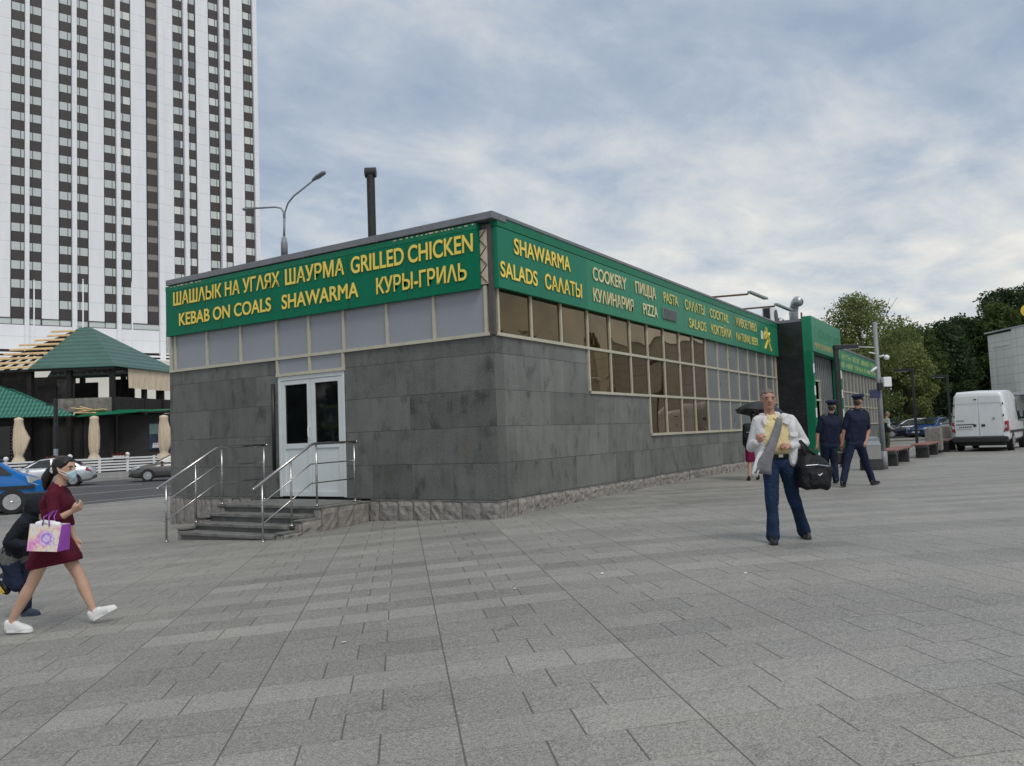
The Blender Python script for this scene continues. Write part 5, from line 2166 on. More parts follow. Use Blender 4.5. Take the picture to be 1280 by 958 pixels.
def head_parts(c, f, k=1.0, tilt=0.0):
    f = V(f).normalized()
    u = V((0, 0, 1))
    if tilt: f = (f * math.cos(tilt) + u * math.sin(tilt)).normalized()
    s_ = u.cross(f).normalized()
    u = f.cross(s_)
    c = V(c)
    P_ = lambda a, b, z: c + (f * a + s_ * b + u * z) * k
    skin = [[S(P_(-.022, 0, .030), .083 * k), S(P_(.018, 0, .026), .072 * k), S(P_(.028, 0, -.055), .050 * k), S(P_(.062, 0, -.098), .022 * k), S(P_(.03, .030, -.075), .024 * k), S(P_(.03, -.030, -.075), .024 * k)],
            [S(P_(.082, 0, .012), .010 * k), S(P_(.102, 0, -.026), .0125 * k), S(P_(.084, .012, -.030), .008 * k), S(P_(.084, -.012, -.030), .008 * k)],
            [S(P_(.066, .030, .022), .016 * k), S(P_(.066, -.030, .022), .016 * k)],
            [S(P_(.075, .016, -.062), .010 * k), S(P_(.075, -.016, -.062), .010 * k)]]
    for q in (1, -1):
        skin.append([S(P_(-.012, q * .076, .008), .013 * k), S(P_(-.008, q * .080, -.022), .010 * k), S(P_(-.022, q * .084, .012), .010 * k)])
    return P_, skin


def cloth(name, col, rough=.85, var=.22, scale=9.0, bump=.5, bs=22.0):
    return MAT(name, col, rough, var=var, scale=scale, bump=bump, bscale=bs, spec=.25)


M['eye_shaded'] = MAT('eye_shaded', (.14, .10, .085), .4)  # eye whites kept dark: shade under the brow is in their colour
M['burgundy'] = cloth('burgundy_knit', (.085, .006, .020))
M['white_shoe'] = cloth('white_leather_shoe', (.72, .72, .72), .5, .06)
M['black_hair'] = MAT('black_hair', (.008, .006, .006), .38, var=.4, scale=30, stretch=(1, 1, .2))
M['grey_hair'] = MAT('greying_brown_hair', (.14, .11, .085), .6, var=.45, scale=45)
M['brow_dark'] = MAT('dark_brow', (.07, .045, .032), .7)
M['brown_hair'] = MAT('brown_hair', (.06, .04, .028), .6, var=.4, scale=40)
M['mask_blue'] = cloth('pale_blue_mask', (.42, .58, .66), .8, .06)
M['navy_jacket'] = cloth('dark_navy_jacket', (.012, .015, .022))
M['navy_trouser'] = cloth('navy_trousers', (.014, .022, .048))
M['uniform'] = cloth('navy_uniform_shirt', (.010, .015, .038), .8, .22)
M['uniform_trouser'] = cloth('navy_uniform_trousers', (.011, .017, .044), .8, .22)
M['tweed'] = cloth('grey_tweed_hem', (.13, .135, .13), .9, .6, 60)
M['jacket_white'] = cloth('off_white_jacket', (.60, .60, .61), .8, .10, 6, .7, 14)
M['lining_grey'] = cloth('grey_lining', (.19, .19, .205), .8, .2)
M['shirt_yellow'] = cloth('pale_yellow_shirt', (.70, .59, .32), .8, .10, 8, .6, 16)
M['denim'] = cloth('blue_denim', (.011, .027, .066), .85, .45, 6, .9, 15)
M['leather_black'] = MAT('black_leather', (.012, .012, .013), .4, var=.3)
M['bag_black'] = cloth('black_nylon_bag', (.012, .013, .016), .6, .4, 8)
M['magenta'] = cloth('magenta_skirt', (.17, .008, .055))
M['camo'] = cloth('camouflage_cloth', (.06, .07, .04), .9, .7, 14)
M['sock_grey'] = cloth('grey_sock', (.30, .31, .33))
M['umbrella_black'] = MAT('dark_umbrella_cloth', (.022, .024, .030), .55, var=.15, spec=.4)


def person(label, G, group=None):
    return thing('person', label, 'person', G, ROT_Z, group)


def shoe(name, heel, toe, mat, parent, k=1.0, up=.045, vox=.008):
    heel, toe = V(heel), V(toe)
    d = (toe - heel).normalized()
    s_ = d.cross(V((0, 0, 1))).normalized()
    u = s_.cross(d)
    L_ = (toe - heel).length
    h = [[S(heel + u * .022, .030 * k), S(heel + u * (.022 + up), .032 * k), S(heel + d * L_ * .35 + u * (.02 + up * .8), .032 * k), S(heel + d * L_ * .38 + u * .018, .030 * k)],
         [S(heel + d * L_ * .30 + u * .02, .030 * k), S(heel + d * L_ * .35 + u * (.02 + up * .7), .030 * k), S(heel + d * L_ * .74 + u * .020 + s_ * .014, .032 * k), S(heel + d * L_ * .74 + u * .020 - s_ * .014, .032 * k), S(heel + d * (L_ - .02) + u * .016, .026 * k)]]
    o = blob(name, h, mat, parent, vox, 3)
    bm = BM()
    pts = []
    for q, w_ in ((-.02, .022), (.06, .031), (.5, .032), (.75, .043), (.93, .034), (1.03, .012)):
        pts.append((q, w_))
    outl = [heel + d * L_ * q + s_ * w_ * k - u * .010 for q, w_ in pts] + [heel + d * L_ * q - s_ * w_ * k - u * .010 for q, w_ in pts[::-1]]
    slab(bm, outl, u * .022)
    obj('sole', bm, mat, o, bevel=.004)
    return o


def eyes_mouth(P_, t, brow='black_hair', k=1.0, mouth=True):
    bm = BM()
    for q in (1, -1):
        ball(bm, P_(.0685, q * .031, .001), (.011 * k, .012 * k, .007 * k), 2)
    e = obj('eyes', bm, M['eye_shaded'], t, smooth=True)
    bm = BM()
    for q in (1, -1):
        ball(bm, P_(.0755, q * .031, .001), (.0085 * k, .0085 * k, .0065 * k), 2)  # oversized dark iris, so the eye region reads as shaded
    obj('iris', bm, M['eye_dark'], e, smooth=True)
    bm = BM()
    for q in (1, -1):
        tube(bm, [P_(.080, q * .015, .022), P_(.080, q * .032, .027), P_(.070, q * .050, .021)], .0070 * k, 6)
    obj('eyebrows', bm, M[brow], t, smooth=True)
    if mouth:
        bm = BM()
        tube(bm, [P_(.074, .026, -.060), P_(.086, .010, -.057), P_(.087, 0, -.059), P_(.086, -.010, -.057), P_(.074, -.026, -.060)], [.003, .0058, .005, .0058, .003], 6)
        tube(bm, [P_(.074, .022, -.063), P_(.085, 0, -.068), P_(.074, -.022, -.063)], [.003, .006, .003], 6)
        obj('lips', bm, M['lip'], t, smooth=True)


# ------------------------------------------------------------------ woman in burgundy, striding to the right
Wm = person('woman in a burgundy dress and face mask striding past with a flowered shopping bag', (-7.221, .178, -.531))
hc = (.088, 0, 1.452)
P_, hs = head_parts(hc, (1, -.12, 0), .98, -.04)
neck = (.035, 0, 1.30)
shR, shL = (.055, -.150, 1.225), (-.02, .150, 1.225)
eR, wR = (.115, -.225, 1.00), (.262, -.215, 1.075)
eL, wL = (.0, .205, .985), (.06, .19, .80)
hpR, hpL = (-.02, -.085, .77), (-.02, .085, .77)
kR, aR = (-.165, -.09, .435), (-.345, -.09, .115)
kL, aL = (.155, .09, .475), (.292, .09, .145)
body = hs + [limb(neck, P_(-.03, 0, -.05), .052, .055), limb((.01, 0, 1.22), neck, .075, .052),
             [S(shR, .05), S(shL, .05), S((.02, 0, 1.10), .10)], [S((.02, 0, 1.10), .10), S((-.01, 0, .90), .09)], [S((-.01, 0, .90), .075), S(hpR, .07), S(hpL, .07)],
             limb(shR, eR, .043, .036), limb(eR, wR, .037, .024), limb(shL, eL, .043, .036), limb(eL, wL, .037, .024),
             limb(hpR, kR, .072, .053), limb(kR, mid(kR, aR, .33), .050, .055), limb(mid(kR, aR, .33), aR, .055, .032), limb(aR, (-.33, -.09, .06), .032, .034),
             limb(hpL, kL, .072, .053), limb(kL, mid(kL, aL, .33), .050, .055), limb(mid(kL, aL, .33), aL, .055, .032), limb(aL, (.31, .09, .09), .032, .034)]
body += hand(wR, (.85, .1, .45), (.2, .5, .8), .95, .95, 1)
body += hand(wL, (.3, 0, -.9), (.3, -.6, .1), .7, .92, -1)
blob('body', body, M['skin'], Wm, .0068, 4)
dress = [[S(shR, .058), S(shL, .058), S((.075, -.07, 1.125), .078), (.065, .07, 1.125, .076), (-.045, -.06, 1.13, .072), (-.055, .06, 1.13, .072)],
         [(.075, -.07, 1.125, .078), (.065, .07, 1.125, .076), (-.045, -.06, 1.13, .072), (-.055, .06, 1.13, .072), (.010, -.065, .95, .078), (.0, .065, .95, .078)],
         [(.010, -.065, .95, .078), (.0, .065, .95, .078), (-.02, -.09, .79, .098), (-.02, .09, .79, .098), (-.085, -.05, .785, .088), (-.085, .05, .785, .088)],
         [(-.02, -.09, .79, .098), (-.02, .09, .79, .098), (-.085, -.05, .785, .088), (-.085, .05, .785, .088), (-.150, -.095, .580, .068), (-.155, .05, .580, .062), (.125, -.06, .630, .060), (.125, .095, .630, .068)],
         limb(shR, mid(shR, eR, .95), .056, .047), limb(mid(shR, eR, .93), mid(eR, wR, .28), .047, .044),
         limb(shL, mid(shL, eL, .95), .056, .047), limb(mid(shL, eL, .93), mid(eL, wL, .28), .047, .044),
         [S(neck, .050), (.01, 0, 1.25, .085)]]
dr_ = blob('dress', dress, M['burgundy'], Wm, .0085, 5, folds=.006)
for v in dr_.data.vertices:
    zh = .548 + (v.co.x + .2) * .16
    if v.co.z < zh: v.co.z = zh
hair = [[S(P_(-.040, 0, .040), .087), S(P_(.012, 0, .060), .064), S(P_(-.06, 0, -.01), .062)], [S(P_(-.02, .055, .01), .035), S(P_(-.02, -.055, .015), .035), S(P_(-.06, 0, -.02), .06), S(P_(.03, -.05, .055), .03), S(P_(.03, .05, .055), .03)],
        limb(P_(-.10, 0, .0), P_(-.135, 0, -.005), .04, .045), limb(P_(-.135, 0, -.005), P_(-.185, 0, -.085), .046, .052), limb(P_(-.185, 0, -.085), P_(-.195, 0, -.165), .052, .030), limb(P_(-.195, 0, -.165), P_(-.20, 0, -.20), .03, .012)]
blob('hair', hair, M['black_hair'], Wm, .0085, 4)
bm = BM()
tube(bm, [P_(-.112, -.045, -.015), P_(-.112, -.02, .035), P_(-.112, .03, .03), P_(-.112, .045, -.015), P_(-.112, .0, -.05), P_(-.112, -.045, -.015)], .014, 8)
obj('hair_tie', bm, M['white'], Wm, smooth=True)
eyes_mouth(P_, Wm, 'black_hair', 1.0, False)
blob('face_mask', [[S(P_(.098, 0, -.022), .018), S(P_(.090, 0, -.075), .020), S(P_(.055, .045, -.045), .016), S(P_(.055, -.045, -.045), .016), S(P_(.058, 0, -.110), .018)]], M['mask_blue'], Wm, .006, 3)
bm = BM()
for q in (1, -1):
    tube(bm, [P_(.055, q * .056, -.035), P_(-.01, q * .088, -.005)], .003, 5)
    tube(bm, [P_(.055, q * .052, -.065), P_(-.01, q * .086, -.022)], .003, 5)
obj('mask_strap', bm, M['white'], Wm)
shoe('shoe', (-.385, -.09, .012), (-.165, -.09, .006), M['white_shoe'], Wm, 1.05, .05)
shoe('shoe', (.305, .09, .045), (.505, .09, .150), M['white_shoe'], Wm, 1.05, .05)


def flower_print():
    m, t, b = principled('pink_flower_print')
    o = t.new('ShaderNodeTexCoord').outputs['Object']
    vo = t.new('ShaderNodeTexVoronoi')
    vo.inputs['Scale'].default_value = 16
    t.put(vo.inputs['Vector'], o)
    x, y, z = t.sep(o)
    petals = t.m('SINE', t.m('MULTIPLY', vo.outputs['Distance'], 46.0))
    base = t.ramp(t.noise(o, 9, 3, .6, .6), [(.30, (.55, .10, .45)), (.42, (.82, .30, .62)), (.50, (.80, .70, .42)), (.58, (.80, .78, .76)), (.68, (.45, .16, .58))])
    c = t.mix(t.maprange(petals, .2, .8, 0, .55), base, (.80, .62, .78))
    # one big lilac rose in the middle of the panel
    dx_, dz_ = t.m('SUBTRACT', x, .02), t.m('SUBTRACT', z, .105)
    rr = t.m('SQRT', t.m('ADD', t.m('MULTIPLY', dx_, dx_), t.m('MULTIPLY', dz_, dz_)))
    rose = t.ramp(t.m('ADD', t.m('MULTIPLY', t.m('SINE', t.m('ADD', t.m('MULTIPLY', rr, 160.0), t.m('MULTIPLY', t.noise(o, 30, 2), 9.0))), .5), .5), [(0, (.40, .22, .66)), (1, (.72, .60, .86))])
    c = t.mix(t.maprange(rr, .060, .075, 1.0, 0.0), c, rose)
    c = t.mix(t.maprange(z, .19, .22, 0, .85), c, (.78, .76, .74))
    t.put(b.inputs['Base Color'], c)
    b.inputs['Roughness'].default_value = .35
    return m


M['flower_print'] = flower_print()
M['purple'] = MAT('purple_bag_side', (.30, .07, .42), .4, var=.1)
BG = thing('shopping_bag', 'pink and lilac flowered shopping bag hanging from the striding woman\'s forearm', 'bag', V((-7.221, .178, -.531)) + RH * .115 + AH * -.33 + V((0, 0, .755)), ROT_Z + R(-8))
bm = BM()
f0 = [(-.165, -.05, 0), (.125, -.05, -.012), (.160, -.035, .215), (-.145, -.035, .235)]
bk = [(-.150, .06, .005), (.165, .06, -.005), (.195, .035, .225), (-.130, .035, .238)]
fv = [bm.verts.new(p) for p in f0]
bv = [bm.verts.new(p) for p in bk]
fc = bm.faces.new(fv)
fc.material_index = 0
bm.faces.new(bv[::-1]).material_index = 0
for i, mi in ((0, 1), (1, 1), (3, 1)):
    j = (i + 1) % 4
    bm.faces.new([fv[i], bv[i], bv[j], fv[j]]).material_index = mi
bmesh.ops.recalc_face_normals(bm, faces=bm.faces)
o = obj('bag_body', bm, [M['flower_print'], M['purple']], BG)
md = o.modifiers.new('solid', 'SOLIDIFY')
md.thickness = .004
bm = BM()
for y in (-.04, .04):
    tube(bm, [(-.02, y, .22), (-.012, y * .8, .29), (.012, y * .5 + .09, .335), (.036, y * .8, .29), (.045, y, .21)], .006, 6)
obj('handle', bm, M['purple'], BG, smooth=True)
blob('paper_filling', [[(-.09, 0, .225, .03), (-.03, .01, .235, .03)], [(.03, 0, .22, .028), (.10, 0, .215, .03)], [(-.05, 0, .24, .022), (.06, 0, .235, .02)]], M['white'], BG, .008, 3)

# ------------------------------------------------------------------ hooded child running behind her
Kd = person('child in a dark hooded jacket running beside the woman, one foot kicked back', (-7.001, 1.129, -.559))
hc = (.105, 0, 1.085)
P_, hs = head_parts(hc, (1, 0, 0), .88, -.35)
shR, shL = (.04, -.125, .935), (-.03, .125, .93)
eR, wR = (-.075, -.175, .770), (.085, -.16, .735)
eL, wL = (-.10, .17, .745), (.03, .15, .725)
hpR, hpL = (-.125, -.07, .565), (-.125, .07, .565)
kL, aL = (-.045, .07, .305), (-.055, .07, .075)
kR, aR = (-.055, -.07, .33), (-.165, -.07, .425)
body = hs + [limb((.035, 0, .97), P_(-.02, 0, -.05), .045, .045), [S(shR, .045), S(shL, .045), (-.04, 0, .84, .09)], [(-.04, 0, .84, .09), S(hpR, .075), S(hpL, .075)],
             limb(shR, eR, .036, .030), limb(eR, wR, .030, .022), limb(shL, eL, .036, .03), limb(eL, wL, .03, .022),
             limb(hpR, kR, .07, .048), limb(kR, aR, .048, .03), limb(hpL, kL, .07, .048), limb(kL, aL, .048, .03), limb(aR, (-.19, -.07, .39), .03, .03), limb(aL, (-.04, .07, .045), .03, .03)]
body += hand(wR, (.9, 0, -.4), (0, .4, -.6), .9, .72, 1) + hand(wL, (.9, 0, -.2), (0, -.4, -.6), .9, .72, -1)
blob('body', body, M['skin'], Kd, .0075, 4)
jk = [[S(shR, .062), S(shL, .062), (.0, 0, .93, .095), (-.075, -.05, .80, .095), (-.075, .05, .80, .095)],
      [(-.03, -.04, .86, .10), (-.03, .04, .86, .10), (-.10, -.075, .66, .092), (-.10, .075, .66, .092)],
      limb(shR, eR, .060, .054), limb(eR, wR, .054, .042), limb(shL, eL, .06, .054), limb(eL, wL, .054, .042)]
blob('jacket', jk, M['navy_jacket'], Kd, .0085, 5, folds=.010)
hood = [[S(P_(-.040, 0, .035), .096), S(P_(.045, 0, .055), .066), S(P_(.02, .050, -.02), .050), S(P_(.02, -.050, -.02), .050), S(P_(-.05, 0, -.07), .065)], [S(P_(-.05, 0, -.07), .066), (.0, 0, .945, .078)], [(.045, -.05, .965, .055), (.045, .05, .965, .055), S(P_(.0, 0, -.08), .07)]]
blob('hood', hood, M['navy_jacket'], Kd, .0085, 5)
blob('jacket_hem', [[(-.115, -.07, .655, .10), (-.115, .07, .655, .10), (-.125, -.07, .585, .094), (-.125, .07, .585, .094)]], M['tweed'], Kd, .0085, 3)
tr = [[S(hpR, .085), S(hpL, .085), (-.12, 0, .60, .085)], limb(hpR, kR, .082, .062), limb(kR, mid(kR, aR, .8), .062, .052), limb(hpL, kL, .082, .062), limb(kL, (-.055, .07, .085), .062, .058)]
blob('trousers', tr, M['navy_trouser'], Kd, .0085, 5, folds=.009)
shoe('shoe', (-.085, .07, .012), (.095, .07, .010), cloth('slate_blue_shoe', (.05, .065, .10)), Kd, .9, .035)
blob('sock', [limb(mid(kR, aR, .75), (-.19, -.07, .40), .042, .036)], M['sock_grey'], Kd, .008, 3)
sh = shoe('shoe', (-.235, -.07, .405), (-.145, -.07, .250), M['leather_black'], Kd, 1.0, .04)
bm = BM()
d_ = (V((-.145, -.07, .250)) - V((-.235, -.07, .405))).normalized()
s_ = V((0, 1, 0))
n_ = d_.cross(s_)
if n_.x > 0: n_ = -n_
b_ = V((-.235, -.07, .405)) + n_ * .022
for a0, a1 in (((.03, -.02), (.16, .02)), ((.03, .02), (.16, -.02)), ((.09, -.03), (.09, .03))):
    tube(bm, [b_ + d_ * a0[0] + s_ * a0[1], b_ + d_ * a1[0] + s_ * a1[1]], .008, 5)
    tube(bm, [b_ + d_ * a0[0] - n_ * .02 + V((0, -.052, 0)) + d_ * a0[1], b_ + d_ * a1[0] - n_ * .02 + V((0, -.052, 0)) + n_ * a1[1] * .6], .007, 5)
obj('yellow_stripe', bm, MAT('yellow_sole_stripe', (.65, .42, .03), .5), sh)

# ------------------------------------------------------------------ man in the white jacket, walking towards us
Mn = person('grey haired man in an open white jacket and jeans walking forward with a black bag', (-1.784, -5.037, -.252))
hc = (-.088, -.01, 1.632)
P_, hs = head_parts(hc, (-.10, -1, 0), 1.0, -.03)
neck = (-.075, .02, 1.46)
shR, shL = (-.215, .01, 1.385), (.165, .02, 1.385)
eR, wR = (-.305, .04, 1.085), (-.288, -.135, 1.145)
eL, wL = (.315, .04, 1.115), (.085, -.145, 1.085)
hpR, hpL = (-.105, 0, .90), (.065, 0, .90)
kR, aR = (-.125, -.05, .51), (-.150, -.09, .10)
kL, aL = (.165, .08, .50), (.325, .24, .10)
body = hs + [limb(neck, P_(-.02, 0, -.06), .058, .058), limb((-.045, .01, 1.36), neck, .08, .06), [S(shR, .05), S(shL, .05), (-.03, 0, 1.2, .11)], [(-.03, 0, 1.2, .09), S(hpR, .07), S(hpL, .07)],
             limb(shR, eR, .05, .042), limb(eR, wR, .042, .029), limb(shL, eL, .05, .042), limb(eL, wL, .042, .029),
             limb(hpR, kR, .074, .054), limb(kR, aR, .052, .038), limb(hpL, kL, .074, .054), limb(kL, aL, .052, .038), limb(aR, (-.17, -.13, .06), .036, .032), limb(aL, (.32, .2, .06), .036, .032)]
body += hand(wR, (.25, -.55, .8), (.75, .25, .2), 1.15, 1.05, -1)
body += hand(wL, (-.85, -.25, .18), (.1, .4, -.7), 1.15, 1.05, 1)
blob('body', body, M['skin_tan'], Mn, .0072, 4)
shirt = [[(-.13, -.04, 1.33, .085), (.07, -.03, 1.33, .085), (-.14, -.035, 1.14, .10), (.09, -.03, 1.14, .10), (-.12, -.03, 1.08, .10), (.085, -.03, 1.08, .10)], [(-.12, -.03, 1.08, .10), (.085, -.03, 1.08, .10), (-.11, -.01, 1.075, .092), (.075, -.01, 1.075, .092)], [(-.072, .02, 1.432, .058), (-.06, -.01, 1.38, .085)]]
blob('shirt', shirt, M['shirt_yellow'], Mn, .009, 4, folds=.0045)
bm = BM()
for q in (1, -1):
    slab(bm, [(-.075 + q * .006, -.098, 1.418), (-.075 + q * .052, -.052, 1.468), (-.075 + q * .066, -.050, 1.440), (-.075 + q * .042, -.104, 1.372)], (0, -.007, 0))
obj('shirt_collar', bm, M['shirt_yellow'], Mn, bevel=.004)
jeans = [[S(hpR, .098), S(hpL, .098), (-.11, 0, .905, .097), (.075, 0, .905, .097)], limb(hpR, kR, .100, .074), limb(kR, mid(kR, (-.148, -.085, .085), .5), .074, .064), limb(mid(kR, (-.148, -.085, .085), .5), (-.146, -.083, .075), .064, .076), limb(hpL, kL, .100, .074), limb(kL, mid(kL, (.315, .215, .085), .5), .074, .064), limb(mid(kL, (.315, .215, .085), .5), (.315, .215, .075), .064, .076)]
blob('jeans', jeans, M['denim'], Mn, .009, 4, folds=.008)
bm = BM()
n_ = 24
for k in range(n_):
    a0, a1 = 2 * math.pi * k / n_, 2 * math.pi * (k + 1) / n_
    pa = lambda a, r_: (-.017 + (.190 + r_) * math.cos(a), -.005 + (.110 + r_) * math.sin(a))
    slab(bm, [(*pa(a0, .004), .962), (*pa(a1, .004), .962), (*pa(a1, .004), 1.000), (*pa(a0, .004), 1.000)], (0, 0, 0.0001))
belt = obj('belt', bm, M['leather_black'], Mn)
bm = BM()
box(bm, -.045, .005, -.126, -.118, .965, .998)
obj('buckle', bm, M['steel'], belt)
# jacket: back, two fronts that hang open, sleeves
jac = [[S(shR, .062), S(shL, .062), (-.16, .075, 1.28, .06), (.11, .075, 1.28, .06), (-.17, .085, 1.0, .06), (.13, .085, 1.0, .06), (-.15, .08, .86, .05), (.12, .08, .86, .05)],
       [S(shR, .062), (-.145, -.03, 1.40, .050), (-.195, -.06, 1.25, .062), (-.215, -.06, 1.05, .058), (-.21, .04, .86, .05), (-.245, -.08, .90, .035)],
       [S(shL, .062), (.06, -.035, 1.425, .045), (.125, -.085, 1.30, .052), (.135, -.08, 1.05, .056), (.15, .03, .86, .055), (.12, -.085, .90, .036)],
       limb(shR, eR, .066, .058), limb(eR, mid(eR, wR, .95), .058, .046), limb(shL, eL, .066, .058), limb(eL, mid(eL, wL, .90), .058, .046),
       [(-.165, .03, 1.445, .035), (.02, .03, 1.455, .035), (-.075, .075, 1.44, .045)]]
jo = blob('jacket', jac, M['jacket_white'], Mn, .009, 4, folds=.006)


def ribbon(bm, rows, th):
    """a hanging sheet of cloth: rows of points, given a real thickness"""
    th = V(th)
    fr = [[bm.verts.new(p) for p in r_] for r_ in rows]
    bk_ = [[bm.verts.new(V(p) + th) for p in r_] for r_ in rows]
    for i in range(len(rows) - 1):
        for j in range(len(rows[0]) - 1):
            bm.faces.new([fr[i][j], fr[i][j + 1], fr[i + 1][j + 1], fr[i + 1][j]])
            bm.faces.new([bk_[i][j + 1], bk_[i][j], bk_[i + 1][j], bk_[i + 1][j + 1]])
        for g, e in ((0, 1), (-1, 0)):
            bm.faces.new([fr[i][g], bk_[i][g], bk_[i + 1][g], fr[i + 1][g]])
    for r_ in (0, -1):
        for j in range(len(rows[0]) - 1):
            bm.faces.new([fr[r_][j], fr[r_][j + 1], bk_[r_][j + 1], bk_[r_][j]])
    bmesh.ops.recalc_face_normals(bm, faces=bm.faces)


# the right front blown across: its grey lining shows as a slanting band down to the hem
bm = BM()
rows = []
for f_, cx, cy, w_ in ((0, -.005, -.125, .062), (.15, -.035, -.150, .078), (.3, -.075, -.172, .090), (.45, -.12, -.185, .098), (.6, -.165, -.19, .108), (.75, -.215, -.185, .145), (.9, -.245, -.175, .180), (1.0, -.255, -.170, .205)):
    z = 1.425 - .625 * f_
    rows.append([(cx - w_ * .5 + w_ * q, cy + .012 * math.sin(q * 7 + f_ * 4), z - .025 * q) for q in (0, .25, .5, .75, 1)])
ribbon(bm, rows, (0, .012, 0))
obj('lining', bm, M['lining_grey'], jo, smooth=True)
bm = BM()
rows = []
for f_, cx, cy, w_ in ((0, -.235, -.14, .07), (.3, -.275, -.165, .085), (.6, -.315, -.18, .085), (.85, -.345, -.18, .075), (1.0, -.350, -.175, .07)):
    z = 1.04 - .285 * f_
    rows.append([(cx - w_ * .5 + w_ * q, cy + .01 * math.sin(q * 6 + f_ * 5), z) for q in (0, .33, .66, 1)])
ribbon(bm, rows, (0, .018, 0))
obj('front_flap', bm, M['jacket_white'], jo, smooth=True)
bm = BM()
slab(bm, [(.02, -.125, 1.36), (.10, -.10, 1.455), (.135, -.115, 1.40), (.075, -.145, 1.33)], (0, -.010, 0))
slab(bm, [(-.155, -.115, 1.35), (-.175, -.095, 1.45), (-.205, -.10, 1.40), (-.185, -.125, 1.33)], (0, -.010, 0))
obj('jacket_collar', bm, M['jacket_white'], jo, bevel=.006)
bm = BM()
slab(bm, [(.085, -.150, 1.245), (.185, -.130, 1.250), (.18, -.142, 1.205), (.135, -.152, 1.190), (.09, -.157, 1.205)], (0, -.008, 0))
obj('pocket_flap', bm, M['jacket_white'], jo, bevel=.003)
hair = [[S(P_(-.030, 0, .044), .083), S(P_(.010, 0, .070), .052), S(P_(-.055, 0, .0), .060)], [S(P_(-.015, .060, .02), .028), S(P_(-.015, -.060, .02), .028), S(P_(-.055, 0, .0), .062)], [S(P_(.045, .035, .080), .022), S(P_(.045, -.035, .080), .022), S(P_(-.01, 0, .085), .05)]]
blob('hair', hair, M['grey_hair'], Mn, .008, 3)
eyes_mouth(P_, Mn, 'brow_dark')
shoe('shoe', (-.135, -.045, .018), (-.205, -.285, .012), M['leather_black'], Mn, 1.1, .05)
shoe('shoe', (.335, .285, .018), (.295, .04, .010), M['leather_black'], Mn, 1.1, .05)

BK = thing('shoulder_bag', 'bulky black nylon bag hung on the walking man\'s forearm', 'bag', V((-1.784, -5.037, -.252)) + RH * .345 + AH * -.09 + V((0, 0, .60)), ROT_Z + R(8))
bb = [[(-.125, -.07, .045, .045), (.115, -.07, .03, .045), (-.13, .07, .05, .045), (.12, .07, .035, .045), (-.135, -.065, .24, .05), (.155, -.06, .21, .05), (-.13, .06, .25, .05), (.155, .06, .22, .05)],
      [(-.13, -.05, .25, .05), (.13, -.045, .24, .05), (-.12, .05, .26, .05), (.12, .05, .25, .05), (-.07, 0, .345, .05), (.06, 0, .335, .05)],
      [(-.08, -.125, .06, .022), (.08, -.125, .055, .022), (-.08, -.125, .17, .022), (.085, -.125, .165, .022)]]
bb_ = blob('bag_body', bb, M['bag_black'], BK, .010, 4, folds=.012)
bm = BM()
for y in (-.03, .03):
    tube(bm, [(-.09, y, .36), (-.10, y * .8, .46), (-.135, y * .4 + .02, .545), (-.11, y * .5 + .05, .55), (-.04, y, .44), (.03, y, .375)], .011, 6)
tube(bm, [(.05, .03, .36), (.03, .05, .42), (-.08, .04, .50)], .011, 6)
obj('strap', bm, M['leather_black'], BK, smooth=True)
bm = BM()
tube(bm, [(-.02, -.150, .165), (.0, -.151, .150), (.035, -.149, .175)], [.004, .008, .003], 6)
obj('white_mark', bm, M['white'], bb_)
bm = BM()
tube(bm, [(-.14, -.115, .265), (0, -.118, .27), (.15, -.11, .245)], .006, 6)
obj('zip', bm, M['galv'], bb_)


